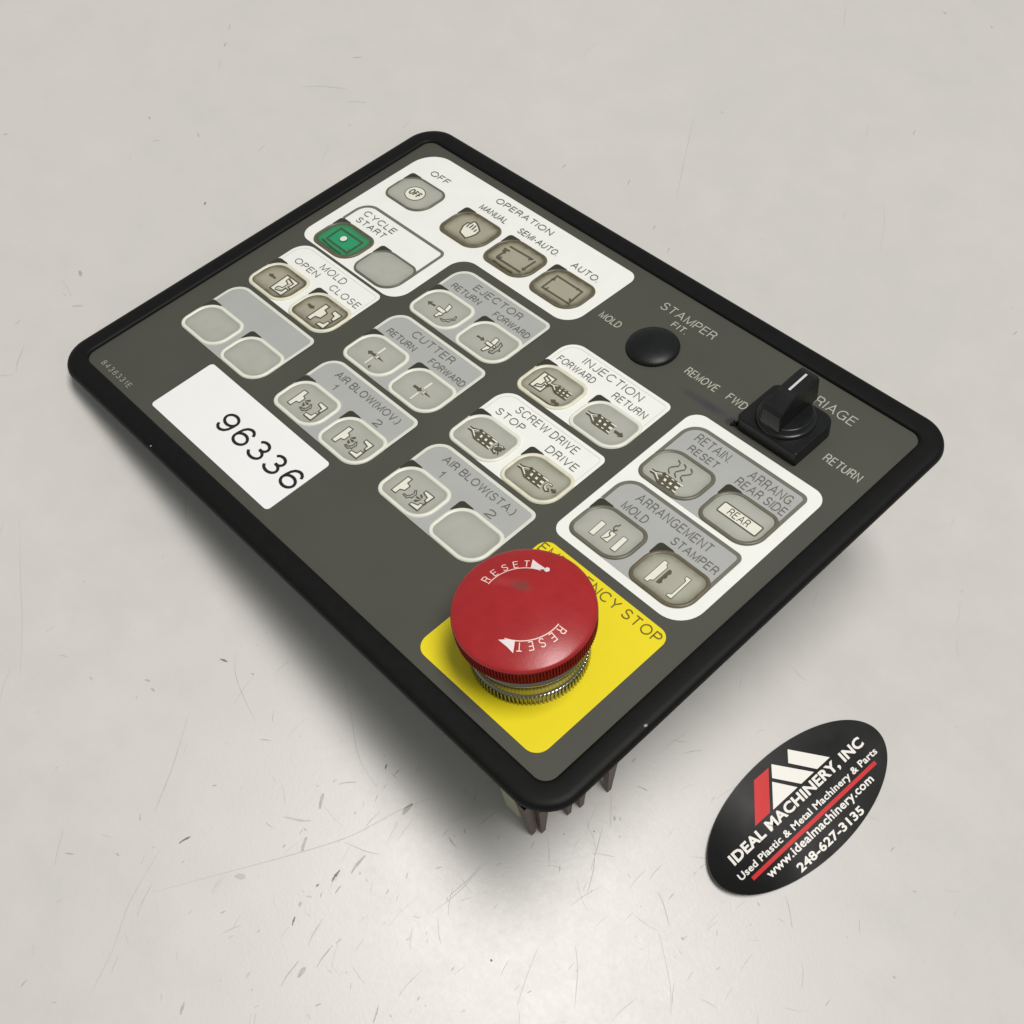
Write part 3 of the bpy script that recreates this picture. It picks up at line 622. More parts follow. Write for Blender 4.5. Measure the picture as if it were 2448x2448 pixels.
for pts, w, mt, f in (
    ([(870, 560), (872, 640), (905, 730), (945, 810)], .13, 'scuff_mid', fa), ([(700, 780), (645, 960), (600, 1080), (570, 1150)], .12, 'scuff_mid', fa),
    ([(590, 1290), (480, 1480), (420, 1650), (335, 1820)], .16, 'scuff_soft', fa), ([(560, 1445), (860, 1365), (1100, 1300), (1300, 1235), (1480, 1140), (1600, 1095)], .17, 'scuff_soft', fa),
    ([(72, 60), (76, 300), (82, 440), (74, 650)], .12, 'scuff_soft', fa), ([(0, 740), (40, 610)], .12, 'scuff_soft', fa),
    ([(1275, 650), (1300, 800), (1330, 950), (1400, 1060)], .13, 'scuff_soft', fa), ([(1800, 1330), (1700, 1440), (1600, 1520)], .15, 'scuff_soft', fa), ([(1780, 1340), (1660, 1460)], .12, 'scuff_mid', fa),
    ([(815, 582), (842, 592)], .55, 'scuff_dark', fa), ([(662, 1264), (706, 1238)], .38, 'scuff_dark', fa), ([(1228, 1406), (1258, 1362)], .5, 'scuff_dark', fa),
    ([(1300, 1374), (1352, 1308)], .55, 'scuff_mid', fa), ([(1118, 1296), (1134, 1240)], .7, 'scuff_mid', fa), ([(1184, 1136), (1196, 1078)], .7, 'scuff_mid', fa),
    ([(1490, 1158), (1526, 1116)], .9, 'scuff_mid', fa), ([(1082, 1568), (1092, 1534)], .32, 'scuff_dark', fa), ([(1108, 1500), (1114, 1478)], .45, 'scuff_mid', fa),
    ([(868, 1386), (908, 1388)], 1.1, 'scuff_soft', fa), ([(1104, 1760), (1130, 1722)], .9, 'scuff_mid', fa), ([(1040, 1792), (1106, 1698)], .22, 'scuff_mid', fa),
    ([(1172, 1722), (1232, 1640)], .22, 'scuff_mid', fa), ([(1140, 1642), (1194, 1544)], .3, 'scuff_soft', fa), ([(668, 1898), (682, 1852)], .5, 'scuff_mid', fa),
    ([(333, 646), (340, 660)], .3, 'scuff_mid', fa), ([(535, 658), (556, 664)], .4, 'scuff_mid', fa), ([(558, 690), (572, 700)], .45, 'scuff_mid', fa), ([(78, 1794), (102, 1766)], .22, 'scuff_mid', fa),
    ([(430, 1300), (440, 1310)], .35, 'scuff_mid', fa), ([(240, 1300), (275, 1305)], .3, 'scuff_mid', fa), ([(1250, 1046), (1320, 1036)], .2, 'scuff_mid', fa), ([(1040, 1040), (1056, 1120)], .15, 'scuff_soft', fa),
    ([(930, 634), (940, 640)], .4, 'scuff_mid', fa), ([(1426, 990), (1432, 970)], .3, 'scuff_dark', fa), ([(1170, 1424), (1180, 1414)], .35, 'scuff_dark', fa), ([(1814, 1694), (1822, 1700)], .5, 'scuff_dark', fa),
    ([(960, 880), (1005, 884)], .2, 'scuff_mid', fa), ([(220, 566), (250, 574)], .25, 'scuff_soft', fa), ([(1240, 1450), (1262, 1420)], .3, 'scuff_mid', fa), ([(1400, 1860), (1380, 1930)], .3, 'scuff_mid', fa),
    ([(1690, 1278), (1660, 1240)], .25, 'scuff_mid', fa), ([(1150, 1180), (1050, 1165)], .5, 'scuff_soft', fa),
    ([(550, 1432), (594, 1562)], .14, 'scuff_mid', fb), ([(1030, 1446), (1058, 1572)], .13, 'scuff_mid', fb), ([(240, 1640), (236, 1880)], .14, 'scuff_soft', fb),
    ([(312, 1288), (284, 1444)], .14, 'scuff_mid', fb), ([(716, 1840), (772, 1872)], .16, 'scuff_soft', fb), ([(1436, 1752), (1448, 1760)], .5, 'scuff_mid', fb), ([(638, 1606), (650, 1614)], .45, 'scuff_mid', fb),
    ([(555, 1590), (596, 1780), (600, 1900)], .12, 'scuff_soft', fb), ([(1096, 1700), (1094, 1800)], .14, 'scuff_soft', fb), ([(1690, 340), (1680, 420)], .12, 'scuff_soft', fb), ([(100, 1640), (60, 1740), (20, 1860)], .14, 'scuff_soft', fb),
    ([(1405, 950), (1340, 1190), (1270, 1449)], .13, 'scuff_mid', fk), ([(1212, 840), (1240, 950), (1300, 1080), (1320, 1200)], .12, 'scuff_soft', fk), ([(1496, 550), (1500, 760), (1490, 960)], .13, 'scuff_soft', fk),
    ([(770, 1040), (786, 1240), (785, 1440)], .12, 'scuff_soft', fk), ([(1538, 820), (1542, 880)], .4, 'scuff_mid', fk), ([(1602, 840), (1608, 880)], .3, 'scuff_mid', fk), ([(948, 1030), (962, 1034)], .28, 'scuff_dark', fk), ([(1292, 996), (1316, 1010)], .2, 'scuff_dark', fk),
    ([(1800, 480), (1932, 540)], .2, 'scuff_mid', fk), ([(1280, 1260), (1550, 1300)], .12, 'scuff_soft', fk),
    ([(686, 444), (660, 560), (620, 750)], .1, 'scuff_mid', ft), ([(1400, 760), (1390, 950)], .1, 'scuff_soft', ft), ([(1628, 46), (1638, 52)], .45, 'scuff_mid', ft), ([(1806, 100), (1814, 106)], .4, 'scuff_mid', ft), ([(588, 955), (594, 935)], .2, 'scuff_mid', ft), ([(788, 420), (796, 428)], .4, 'scuff_soft', ft), ([(1340, 470), (1336, 520)], .15, 'scuff_soft', ft),
    ([(944, 946), (950, 934)], .42, 'scuff_dark', fl), ([(18, 622), (34, 618)], .45, 'scuff_mid', fl), ([(1610, 578), (1620, 579)], .3, 'scuff_mid', fl), ([(686, 540), (694, 550)], .4, 'scuff_mid', fl), ([(366, 1250), (374, 1276)], .8, 'scuff_mid', fl),
    ([(330, 1416), (384, 1412)], .6, 'scuff_soft', fl), ([(1060, 110), (1058, 135)], .4, 'scuff_soft', fl), ([(1518, 660), (1480, 752)], .12, 'scuff_soft', fl), ([(1044, 196), (1034, 214)], .35, 'scuff_mid', fl), ([(910, 612), (922, 634)], .5, 'scuff_soft', fl), ([(290, 1300), (330, 1370)], .15, 'scuff_soft', fl), ([(1400, 400), (1600, 410)], .15, 'scuff_soft', fl), ([(1610, 470), (1690, 474)], .15, 'scuff_soft', fl), ([(1015, 270), (1010, 320)], .2, 'scuff_soft', fl)):
    scratch(pts, w, mt, f)
for i in range(330):            # small wear all over, thicker towards the near edge
    near = random.random() < 0.72
    x = random.gauss(1250, 520) if near else random.uniform(-100, 2550)
    y = random.gauss(2150, 260) if near else random.uniform(0, 2448)
    a = random.choice((random.gauss(1.05, .35), random.uniform(0, 3.14)))
    l = random.choice((5, 9, 14, 22, 40, 70)) * random.uniform(.6, 1.4)
    w = random.uniform(.06, .13) if l > 25 else random.uniform(.1, .3)
    mt = random.choice(('scuff_soft', 'scuff_soft', 'scuff_mid', 'scuff_mid' if near else 'scuff_soft'))
    scratch([(x, y), (x + l * math.cos(a), y - l * math.sin(a))], w, mt)
table = tb.build('table_top')
tag(table, kind='structure')

# ---------------------------------------------------------------- the control panel
panel = bpy.data.objects.new('control_panel', None)
scene.collection.objects.link(panel)
pm = Matrix.Identity(4)
for r in range(3):
    for c in range(3):
        pm[r][c] = PANEL_ROT[r][c]
pm[2][3] = PANEL_LIFT * U
panel.matrix_world = pm
tag(panel, 'grey machine control panel with black frame, membrane keys and red emergency stop button', 'control panel')

def frame():
    b = MB()
    prof = [(-.35, -1.0), (0.0, -.3), (0.12, .42), (.35, .66), (.8, .74), (3.3, .70), (4.1, .58), (4.6, .28), (4.85, -.2), (4.95, -.8), (4.8, -1.15), (4.4, -1.3), (.6, -1.3), (-.35, -1.0)]
    loops = []
    for d, z in prof:
        r = 2.6 + d
        loops.append(at_z(rrect(-d, 144 + d, -d, 100 + d, r, r, r, r, 14), z))
    for lp in loops:      # the moulded sides draw in very slightly at mid length
        for i, p in enumerate(lp):
            x, y, z = p
            fy = (1 - abs(2 * x / 144 - 1) ** 2) * .38 * (1 if y > 50 else -1) if (y > 99 or y < 1) and 0 < x < 144 else 0
            lp[i] = (x, y - fy * 0, z)
    b.loft(loops, 'frame', flip=True)
    # a few chips and nicks along the lower edges
    for (x, y, s_) in ((148.1, 18.9, .5), (33.6, -4.3, .3)):
        b.poly([(x - s_, y - s_ * .2), (x + s_ * .1, y - s_ * .55), (x + s_ * .5, y + s_ * .3), (x - .1 * s_, y + s_ * .9)], .62, 'frame_chip')
    return b.build('frame', panel)
frame()
b = MB()
b.poly(rrect(-.3, 144.3, -.3, 100.3, 2.6, 2.6, 2.6, 2.6), 0.0, 'faceplate')
for s_, x0, x1, y, cap in (('STAMPER', 82.2, 96.9, 93.45, 2.3), ('FIT.', 87.6, 91.6, 90.85, 1.75), ('MOLD', 74.3, 80.0, 82.95, 1.95), ('REMOVE', 98.7, 107.0, 82.75, 2.05),
                         ('FWD', 109.5, 114.3, 82.85, 2.05), ('CARRIAGE', 115.8, 132.2, 93.5, 2.45), ('RETURN', 133.2, 141.5, 83.2, 2.1)):
    text(b, s_, x0, x1, y, cap, .25, .06, 'pale_ink')
text(b, '8436331E', 4.3, 15.3, 1.45, 1.35, .16, .06, 'serial_ink', gap=.5)
face = b.build('faceplate', panel)
b = MB(); b.box(1.0, 143.0, 1.0, 99.0, -1.25, -.25, 'light_stop_plate'); b.build('light_stop_back_plate', panel)  # unseen plate behind the faceplate, added so no light leaks through

COL = (13.1, 28.1, 32.7, 47.67, 62.63, 81.9, 96.9, 115.75, 130.9)
ROW = (83.85, 62.05, 43.45, 25.0)
HW, HH = 6.75, 4.95
KR = (2.5, 4.6, 2.5, 4.8)          # corner radii of a key: bottom left, bottom right, top right, top left
# white backing zones
b = MB()
b.poly(arc(6.2, 60.0, 3.2, 3.4, 180, 270, 8) + arc(33.6, 61.1, 4.5, 4.5, 270, 360, 10) + arc(42.6, 72.2, 4.5, 4.5, 180, 90, 10)
       + arc(67.2, 81.4, 4.7, 4.7, 270, 360, 10) + arc(69.9, 95.3, 2.4, 2.4, 0, 90, 8) + arc(9.9, 91.2, 6.6, 6.6, 90, 180, 12), .04, 'white')
for s_, x0, x1, y, cap in (('OFF', 9.9, 16.2, 91.0, 1.75), ('OPERATION', 29.6, 48.0, 94.3, 1.75), ('MANUAL', 28.4, 37.2, 90.3, 1.75), ('SEMI-AUTO.', 41.3, 54.0, 90.3, 1.75), ('AUTO.', 58.7, 66.8, 90.1, 1.8)):
    text(b, s_, x0, x1, y, cap, .2, .18, 'ink')
b.build('legend_plate', panel)
b = MB()
b.poly(rrect(107.3, 140.0, 36.75, 76.8, 2.6, 5.6, 3.0, 3.2), .04, 'white')
b.build('legend_plate', panel)

def section(c1, c2, row, fill, line, words, left_full=False, lw=.72, top=12.4, ink='ink'):
    b = MB()
    x0, x1, y0, y1 = COL[c1] - HW, COL[c2] + HW, ROW[row] - HH, ROW[row] + top
    if fill:
        b.poly(rrect(x0, x1, y0, y1, 2.5, 4.5, 1.5, 4.0), .10, fill)
    if line:
        h = lw / 2
        st = [(x0 + h, ROW[row] + (1.2 if left_full else 5.05))]
        b.stroke(st + arc(x0 + 4, y1 - 4, 4 - h, 4 - h, 180, 90, 12) + arc(x1 - 1.6, y1 - 1.6, 1.6 - h, 1.6 - h, 90, 0, 8) + [(x1 - h, ROW[row] + 1.0)], lw, .135, line)
    if fill == 'white':      # flat line painted as the thin shade inside the embossed white edge
        b.stroke([(x0 + .85, ROW[row] + 5.2)] + arc(x0 + 4, y1 - 4, 3.15, 3.15, 180, 90, 12) + arc(x1 - 1.6, y1 - 1.6, .75, .75, 90, 0, 8) + [(x1 - .85, ROW[row] + 1.5)], .16, .135, 'line_white')
    for s_, xa, xb, y, cap in words:
        text(b, s_, xa, xb, y, cap, .2, .18, ink)
    return b.build('key_section', panel)
section(0, 1, 1, None, 'line_dark', [('CYCLE', 9.2, 20.2, 70.85, 1.75), ('START', 9.6, 19.6, 68.2, 1.75)], top=12.7)
section(0, 1, 2, 'white', None, [('MOLD', 16.4, 25.0, 52.2, 1.95), ('OPEN', 10.0, 18.4, 49.75, 1.7), ('CLOSE', 23.3, 33.4, 49.4, 1.8)])
section(0, 1, 3, 'grey', 'line_white', [])
section(3, 4, 1, 'grey', 'line_white', [('EJECTOR', 47.9, 62.7, 70.75, 1.9), ('RETURN', 43.6, 52.5, 68.05, 1.65), ('FORWARD', 57.2, 68.0, 67.9, 1.7)])
section(3, 4, 2, 'grey', 'line_white', [('CUTTER', 48.6, 61.6, 52.2, 1.95), ('RETURN', 43.8, 52.7, 49.25, 1.7), ('FORWARD', 57.5, 68.2, 49.3, 1.7)])
section(3, 4, 3, 'grey', 'line_white', [('AIR BLOW(MOV.)', 45.7, 66.0, 33.6, 1.85), ('1', 48.0, 48.8, 30.8, 1.8), ('2', 62.0, 63.8, 30.55, 1.75)])
section(5, 6, 1, 'white', None, [('INJECTION', 81.5, 97.7, 70.8, 2.0), ('FORWARD', 76.9, 87.3, 67.95, 1.75), ('RETURN', 92.6, 101.5, 67.95, 1.8)])
section(5, 6, 2, 'white', None, [('SCREW DRIVE', 81.0, 98.0, 52.25, 1.95), ('STOP', 78.2, 85.9, 49.4, 1.75), ('DRIVE', 92.9, 101.0, 49.15, 1.85)])
section(5, 6, 3, 'grey', 'line_white', [('AIR BLOW(STA.)', 79.9, 99.9, 33.7, 1.85), ('1', 82.1, 82.9, 30.5, 1.85), ('2', 95.7, 97.7, 30.5, 1.85)])
section(7, 8, 1, 'grey', 'line_dark', [('RETAIN.', 112.3, 120.9, 70.6, 2.2), ('RESET', 113.0, 120.2, 67.85, 1.75), ('ARRANG.', 125.7, 136.1, 70.4, 2.25), ('REAR SIDE', 124.9, 136.5, 67.65, 2.05)], left_full=True, lw=.8)
section(7, 8, 2, 'grey', 'line_dark', [('ARRANGEMENT', 114.1, 132.2, 52.2, 2.1), ('MOLD', 113.3, 119.3, 49.15, 1.95), ('STAMPER', 125.5, 136.2, 49.3, 1.85)], lw=.8, top=12.6)

def key(c, row, face_m, rim, rw=.85, sym=None, window=True, dx=0.0):
    """A membrane key: raised rim, face, dark lamp window in its top left corner, printed symbol."""
    b = MB()
    cx, cy = COL[c] + dx, ROW[row]
    x0, x1, y0, y1 = cx - HW, cx + HW, cy - HH, cy + HH
    R = lambda d, z: at_z(inset(x0, x1, y0, y1, KR, d, 12), z)
    if window:
        b.poly([(x0 + .05, cy + 2.0)] + arc(x0 + .95, y1 - .85, .9, .9, 180, 90, 8) + [(cx - 3.7, y1 + .05), (x0 + 4.4, y1 - .4), (x0 + 1.55, y1 - 1.5), (x0 + .45, y1 - 3.4)], .22, 'window')
    b.loft([R(0, .02), R(.02, .20), R(rw * .25, .40), R(rw * .55, .45), R(rw * .85, .36), R(rw, .24)], rim)
    ids = b.loft([R(rw, .24), R(rw + .35, .22), R(rw + .8, .22), R(rw + 1.5, .225), R(rw + 2.2, .23)], face_m, edges=[1.0, .78, .42, .12, 0.0])
    b.cap(ids[-1], 52, face_m, True)
    z = .245
    if sym:
        sym(b, cx, cy, z)
    return b.build('key', panel)
def S(name, **kw):
    return lambda b, cx, cy, z: icon(b, ICON[name], cx, cy, z, **kw)
def both(*fs):
    def f(b, cx, cy, z):
        for i, g in enumerate(fs):
            g(b, cx, cy, z + .05 * i * 4)
    return f
def off_sym(b, cx, cy, z):
    c = arc(cx, cy, 2.65, 2.3, 0, 360, 36)[:-1]
    b.poly(c, z + .02, 'icon_w'); b.stroke(c, .2, z + .05, 'icon_d', True)
    text(b, 'OFF', cx - 1.75, cx + 1.85, cy - .9, 1.9, .36, z + .09, 'icon_d', gap=.4)
def cycle_sym(b, cx, cy, z):
    icon(b, ICON['cycle'], cx, cy, z)
    b.poly(arc(cx - .1, cy + .12, .98, .98, 0, 360, 28)[:-1], z + .16, 'icon_g')
    b.poly(arc(cx - .1, cy + .12, .84, .84, 0, 360, 28)[:-1], z + .19, 'icon_w')
def rear_sym(b, cx, cy, z):
    o = rrect(cx - 4.1, cx + 4.95, cy - 1.35, cy + 1.2, .3, .3, .3, .3, 4)
    b.poly(o, z + .02, 'icon_w'); b.stroke(o, .28, z + .05, 'icon_d', True)
    text(b, 'REAR', cx - 2.2, cx + 2.6, cy - .9, 1.7, .17, z + .09, 'icon_d')
barrel = lambda dx, dy, sc=1.0: S('barrel', dx=dx, dy=dy, sc=sc, ox=-2.32, oy=1.03)
key(0, 0, 'key_clean', 'rim_dark', .6, off_sym)
key(2, 0, 'key_dirty', 'rim_brown', .6, S('manual'))
key(3, 0, 'key_dirty', 'rim_brown', .6, S('semi'))
key(4, 0, 'key_dirty', 'rim_brown', .6, S('auto'))
key(0, 1, 'key_green', 'rim_brown', .6, cycle_sym)
key(1, 1, 'key_clean', 'rim_dark', .6)
key(0, 2, 'key_dirty', 'rim_cream', sym=S('mold_open'))
key(1, 2, 'key_dirty', 'rim_cream', sym=S('mold_close'))
key(0, 3, 'key_clean', 'rim_white')
key(1, 3, 'key_clean', 'rim_white')
key(3, 1, 'key_clean', 'rim_white', sym=S('ej_ret'))
key(4, 1, 'key_clean', 'rim_white', sym=S('ej_fwd'))
key(3, 2, 'key_clean', 'rim_white', sym=S('cut_ret'))
key(4, 2, 'key_clean', 'rim_white', sym=S('cut_fwd'))
key(3, 3, 'key_clean', 'rim_white', sym=S('air_mov'))
key(4, 3, 'key_clean', 'rim_white', sym=S('air_mov'))
key(5, 1, 'key_used', 'rim_cream', sym=both(S('inj_fwd'), barrel(3.73, .05, .76)))
key(6, 1, 'key_clean', 'rim_white', sym=both(barrel(.1, .03), S('ret_arrow')))
key(5, 2, 'key_clean', 'rim_white', sym=both(barrel(.61, -.02), S('stop')))
key(6, 2, 'key_used', 'rim_cream', sym=both(barrel(0, 0), S('drive')))
key(5, 3, 'key_clean', 'rim_white', sym=S('air_sta'))
key(6, 3, 'key_clean', 'rim_white')
key(7, 1, 'key_clean', 'rim_dark', sym=both(barrel(.71, -2.32), S('heat')), window=False)
key(8, 1, 'key_clean', 'rim_dark', sym=rear_sym)
key(7, 2, 'key_clean', 'rim_dark', sym=S('arr_mold'))
key(8, 2, 'key_used', 'rim_brown', sym=S('stamper'))

# emergency stop: yellow plate, then the button itself
b = MB()
b.poly(rrect(108.3, 139.4, 2.4, 34.75, 2.8, 2.8, 2.4, 2.4), .05, 'yellow')
text(b, 'EMERGENCY STOP', 108.8, 138.4, 31.75, 2.2, .27, .1, 'ink_yellow', gap=.3)
tag(b.build('legend_plate', panel), 'yellow plate lettered EMERGENCY STOP')

EX, EY = 123.8, 15.75
def ring(r, z, n, amp=0.0, teeth=0):
    if not teeth:
        return [(EX + r * math.cos(2 * math.pi * i / n), EY + r * math.sin(2 * math.pi * i / n), z) for i in range(n)]
    per = n // teeth
    o = []
    for i in range(n):
        rr = r - amp * (1 if (i % per) >= per / 2 else 0)
        o.append((EX + rr * math.cos(2 * math.pi * i / n), EY + rr * math.sin(2 * math.pi * i / n), z))
    return o
def dome(r):
    return 15.5 - 1.75 * (r / 11.9) ** 2.3
def estop():
    b = MB(); n = 560; T = 140
    lp = [ring(.6, dome(.6), n), ring(3, dome(3), n), ring(6, dome(6), n), ring(9, dome(9), n), ring(10.6, dome(10.6), n), ring(11.4, dome(11.4), n), ring(11.85, dome(11.85), n), ring(12.08, 13.6, n), ring(12.2, 13.3, n), ring(12.22, 13.2, n)]
    ids = b.loft(lp, 'red', flip=True)
    b.cap(ids[0], n, 'red', True)
    b.loft([ring(12.22, 13.2, n), ring(12.25, 12.9, n, .10, T), ring(12.25, 12.5, n, .36, T), ring(12.15, 9.9, n, .36, T), ring(11.9, 9.6, n, .1, T)], 'red_side', False, flip=True)
    b.loft([ring(11.9, 9.6, n), ring(10.0, 9.4, n), ring(9.6, 8.6, n)], 'red_side', flip=True)
    tx = MB()
    def put(a, r):   # polar lettering frame on the dome
        return (EX + r * math.cos(math.radians(a)), EY + r * math.sin(math.radians(a)))
    def lift(v0):
        for i in range(v0, len(b.v)):
            x, y, z = b.v[i]
            b.v[i] = (x, y, dome(math.hypot(x - EX, y - EY)) + .035 + z)
    v0 = len(b.v)
    for rot in (0, 180):
        for ch, a in zip('RESET', (186.0, 172.6, 158.8, 145.2, 132.2)):
            wd, st = GL[ch]
            for pl in st:
                pts = [put(a + rot - (px - wd / 2) * 9.2, 7.42 + py * 1.42) for px, py in pl]
                b.stroke(pts, .17, 0.0, 'engrave')
        b.stroke([put(a_ + rot, 7.15) for a_ in np.linspace(190.5, 112, 30)], .18, 0.0, 'engrave')
        b.poly([put(125.6 + rot, 7.05), put(119 + rot, 7.15), put(112 + rot, 7.35), put(106 + rot, 7.75), put(112 + rot, 7.95), put(119 + rot, 8.35), put(126 + rot, 9.1)], .02, 'engrave_fill')
        b.stroke([put(125.6 + rot, 7.05), put(126 + rot, 9.1), put(119 + rot, 8.35), put(112 + rot, 7.95), put(106 + rot, 7.72)], .14, .04, 'engrave')
    b.poly([put(108, 7.35), put(104, 7.2), put(101.5, 7.7), put(104, 8.3), put(108, 8.2)], .05, 'engrave_fill')
    lift(v0)
    o = b.build('emergency_stop_button', panel)
    tag(o, 'red mushroom button marked RESET')
    b = MB(); n = 552
    b.loft([ring(10.6, 0.05, n, .42, 92), ring(10.6, 2.2, n, .42, 92), ring(10.45, 2.45, n, .1, 92), ring(10.25, 2.5, n)], 'chrome', False)
    b.loft([ring(10.25, 2.5, n), ring(10.05, 2.7, n), ring(10.0, 3.0, n), ring(10.0, 5.7, n), ring(10.25, 5.9, n)], 'chrome')
    b.loft([ring(10.25, 5.9, n), ring(10.75, 6.2, n), ring(10.9, 6.6, n), ring(10.75, 7.1, n), ring(9.7, 7.3, n), ring(9.6, 9.3, n)], 'chrome')
    c = b.build('collar', o)
    return o
estop()

# selector switch
def prism(b, outline, z0, z1, bev, mt, top=True):
    """Extrude a counter-clockwise outline with a small bevel on its top edge."""
    c = np.mean(np.array(outline), 0)
    sh = lambda d, z: [tuple(c + (np.array(p) - c) * (1 - d / max(1e-6, np.linalg.norm(np.array(p) - c)))) + (z,) for p in outline]
    ids = b.loft([sh(0, z0), sh(0, z1 - bev), sh(bev * .35, z1 - bev * .35), sh(bev, z1)], mt, False)
    b.cap(ids[-1], len(outline), mt)
b = MB()
prism(b, rrect(116.0, 130.6, 78.4, 90.6, 1.3, .35, 2.6, 1.6, 8), 0.02, 3.4, .28, 'black')
# lint squeezed out at its left corner
for dx, dy, rr in ((-.5, .6, .55), (-.9, .1, .35), (-.3, 1.3, .4), (-.95, .95, .25)):
    b.loft([[(116 + dx + rr * q * math.cos(a), 78.4 + dy + rr * q * math.sin(a), h) for a in np.linspace(0, 2 * math.pi, 9)[:-1]] for q, h in ((1, .01), (.9, .35), (.3, .55))], 'black')
sw = b.build('selector_switch', panel)
SX, SY = 123.3, 84.5
b = MB()
cyl = lambda r, z: [(SX + r * math.cos(2 * math.pi * i / 72), SY + r * math.sin(2 * math.pi * i / 72), z) for i in range(72)]
ids = b.loft([cyl(5.75, 3.41), cyl(5.8, 3.9), cyl(5.55, 4.15), cyl(5.2, 4.2), cyl(5.15, 5.1), cyl(4.9, 5.4)], 'knob')
b.cap(ids[-1], 72, 'knob')
prof = [(79.4, 5.0), (79.5, 8.6), (80.2, 9.4), (83.4, 11.0), (84.2, 11.25), (89.6, 11.5), (90.6, 11.2), (91.1, 10.4), (91.0, 5.0)]
def xs(y, z):
    w = 1.95 if z > 5.5 else 2.15
    if y < 81.5:
        w += .12
    return w
la = [(SX - xs(y, z) + .12, y, z) for y, z in prof]
lo = [(SX - xs(y, z), y + (.18 if y < 85 else -.18), z - .15 if z > 6 else z) for y, z in prof]
hi = [(SX + xs(y, z), y + (.18 if y < 85 else -.18), z - .15 if z > 6 else z) for y, z in prof]
ra = [(SX + xs(y, z) - .12, y, z) for y, z in prof]
ids = b.loft([lo, la, ra, hi], 'knob', False)
b.cap(ids[0], len(prof), 'knob'); b.face([ids[3] + i for i in range(len(prof))][::-1], 'knob')
# white pointer line along the sloping top
z_at = lambda y: 11.25 + (y - 84.2) * .25 / 5.4 + .03
i0 = b.add([(SX - .24, 84.3, z_at(84.3)), (SX + .24, 84.3, z_at(84.3)), (SX + .24, 89.4, z_at(89.4)), (SX - .24, 89.4, z_at(89.4))])
b.face((i0, i0 + 1, i0 + 2, i0 + 3), 'mark')
b.build('knob', sw)
# black blanking plug in the unused hole
b = MB()
pr = lambda r, z: [(89.35 + r * math.cos(2 * math.pi * i / 64), 83.85 + r * math.sin(2 * math.pi * i / 64), z) for i in range(64)]
ids = b.loft([pr(5.55, .01), pr(5.62, .35), pr(5.5, .65), pr(5.1, .95), pr(4.2, 1.3), pr(2.8, 1.6), pr(1.2, 1.75)], 'black')
b.cap(ids[-1], 64, 'black', True)
b.build('hole_plug', panel)
# asset label; the square code beside the number is left out
b = MB()
lb = rrect(23.0, 64.3, 2.35, 18.15, .9, .9, .9, .9, 6)
ids = b.loft([at_z(lb, .03), at_z(lb, .13)], 'paper', False)
b.cap(ids[-1], len(lb), 'paper')
text(b, '96336', 37.75, 63.6, 7.95, 5.05, .66, .17, 'ink_bold', gap=.32)
tag(b.build('asset_label', panel), 'white paper label numbered 96336')

# what the panel stands on: the contact blocks behind its right-hand side
def contact_block(x0, x1, y0, y1, zb, mt, r, taper=0.0):
    b = MB()
    R = lambda d, z: at_z(rrect(x0 + d + taper * (-z / 45), x1 - d, y0 + d, y1 - d, r, r, r, r, 5), z)
    ids = b.loft([R(0, -1.3), R(0, zb + 2.6), R(.35, zb + 1.2), R(1.2, zb + .3), R(2.6, zb)], mt, False)
    b.face([ids[-1] + i for i in range(24)][::-1], mt)
    return b.build('contact_block', panel)
cb = contact_block(119.0, 129.3, 3.6, 27.0, -43.3, 'beige', .9, 6.2)
b = MB()
b.box(129.35, 134.4, 5.0, 26.0, -33.0, -2.0, 'brown')
def prong(x, y, xt, yt, zt, w0, w1):
    q0 = [(x - 1.3, y - w0 / 2, -31), (x + 1.3, y - w0 / 2, -31), (x + 1.3, y + w0 / 2, -31), (x - 1.3, y + w0 / 2, -31)]
    q1 = [(xt - .5, yt - w1 / 2, zt), (xt + .5, yt - w1 / 2, zt), (xt + .5, yt + w1 / 2, zt), (xt - .5, yt + w1 / 2, zt)]
    i1 = b.loft([q0, q1], 'brown', False)
    b.face([i1[1] + i for i in (3, 2, 1, 0)], 'brown')
for x, y, xt, yt, zt in ((131.2, 4.3, 131.2, 4.5, -45.6), (132.6, 6.6, 132.2, 6.2, -45.8), (133.2, 12.8, 133.1, 12.4, -45.9), (133.9, 15.8, 133.7, 15.3, -46.0), (135.4, 22.6, 135.2, 21.5, -46.2)):
    prong(x, y, xt, yt, zt, 3.1, .95)
b.build('terminal_strip', cb)
contact_block(117.0, 133.1, 69.3, 96.0, -46.0, 'dark_block', 2.0)

# ---------------------------------------------------------------- the loose oval sticker
STX, STY, STA = 171.41, 45.95, math.radians(86.88)
def curl(x):
    return .62 * max(0.0, (-x - 8.0) / 10) ** 2 * 1.0
class SB(MB):
    def place(s, v0=0):
        for i in range(v0, len(s.v)):
            x, y, z = s.v[i]
            s.v[i] = (x, y, z + curl(x))
A_, B_ = 23.86, 11.26
b = SB()
N = 160
el = lambda q, z: [(A_ * q * math.cos(2 * math.pi * i / N), B_ * q * math.sin(2 * math.pi * i / N), z) for i in range(N)]
b.loft([el(1, .03), el(1, .40)], 'sticker_edge', False)
ids = b.loft([el(1, .40), el(.9, .40), el(.8, .40), el(.7, .40), el(.6, .40), el(.45, .40), el(.3, .40), el(.12, .40)], 'sticker')
b.cap(ids[-1], N, 'sticker', True)
ids = b.loft([el(1, .03), el(.8, .03), el(.5, .03), el(.15, .03)], 'sticker_edge')
def P100(*pts):
    return [(x * 100, y * 100) for x, y in pts]
b.poly(P100((-.0476, .0265), (.0231, .0265), (-.0095, .0676)), .44, 'sticker_white')
b.poly(P100((.0341, .0265), (.0717, .0265), (.0148, .0937), (-.0040, .0728)), .44, 'sticker_white')
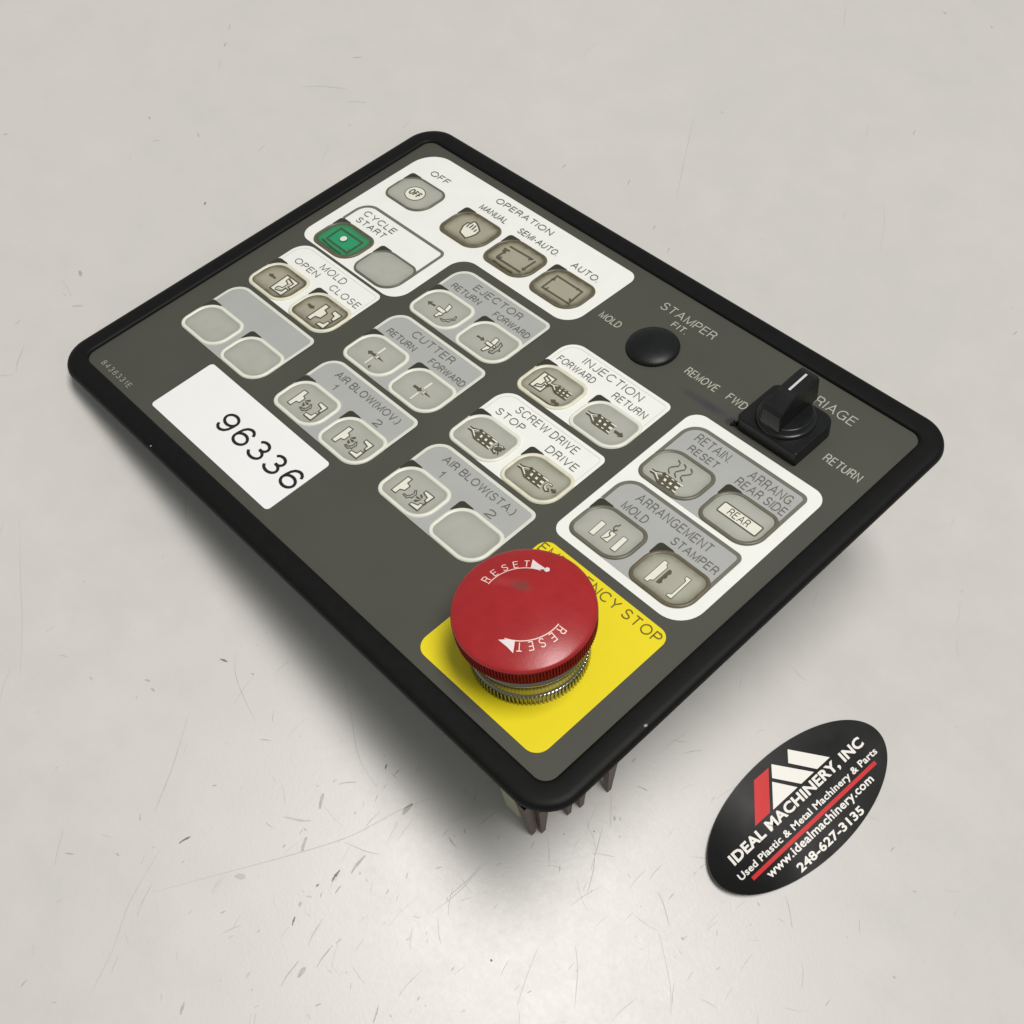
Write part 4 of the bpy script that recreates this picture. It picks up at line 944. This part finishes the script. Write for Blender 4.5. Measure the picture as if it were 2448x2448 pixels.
b.poly(P100((.0813, .0265), (.1192, .0265), (.0628, .0939), (.0437, .0730)), .44, 'sticker_white')
b.poly(P100((-.0992, .0270), (-.0566, .0270), (.0052, .0925), (-.0365, .0932)), .44, 'sticker_red')
for i in range(24):
    x0, x1 = -17.68 + 36.3 * i / 24, -17.68 + 36.3 * (i + 1) / 24
    b.poly([(x0, -4.54), (x1, -4.54), (x1, -3.73), (x0, -3.73)], .44, 'sticker_red')
def bold(mb, s_, x0, x1, y, cap, z, mt, heavy):
    cu = bpy.data.curves.new('lettering', 'FONT')
    cu.body = s_
    cu.size = 1.0
    cu.offset = heavy
    cu.resolution_u = 3
    cu.space_character = 1.04
    o = bpy.data.objects.new('lettering', cu)
    scene.collection.objects.link(o)
    dg = bpy.context.evaluated_depsgraph_get()
    me = o.evaluated_get(dg).to_mesh()
    vs = [v.co.copy() for v in me.vertices]
    fs = [tuple(p.vertices) for p in me.polygons]
    cu.body = 'H'
    dg = bpy.context.evaluated_depsgraph_get()
    mh = o.evaluated_get(dg).to_mesh()
    hy = [v.co.y for v in mh.vertices]
    lo_, hi_ = min(hy), max(hy)
    xa, xb = min(v.x for v in vs), max(v.x for v in vs)
    i0 = mb.add([(x0 + (v.x - xa) / (xb - xa) * (x1 - x0), y + (v.y - lo_) / (hi_ - lo_) * cap, z) for v in vs])
    for f_ in fs:
        mb.face([i0 + q for q in f_], mt)
    bpy.data.objects.remove(o)
    bpy.data.curves.remove(cu)
bold(b, 'IDEAL MACHINERY, INC', -18.7, 19.6, -.14, 2.2, .46, 'sticker_white', .035)
bold(b, 'Used Plastic & Metal Machinery & Parts', -19.75, 20.5, -3.05, 1.42, .46, 'sticker_white', .022)
bold(b, 'www.idealmachinery.com', -14.8, 15.7, -6.52, 1.75, .46, 'sticker_white', .022)
bold(b, '248-627-3135', -9.15, 9.52, -9.66, 1.75, .46, 'sticker_white', .03)
b.place()
st = b.build('sticker')
st.matrix_world = Matrix.Translation((STX * K, STY * K, 0)) @ Matrix.Rotation(STA, 4, 'Z')
tag(st, 'glossy black oval business sticker with white lettering lying loose on the table', 'sticker')
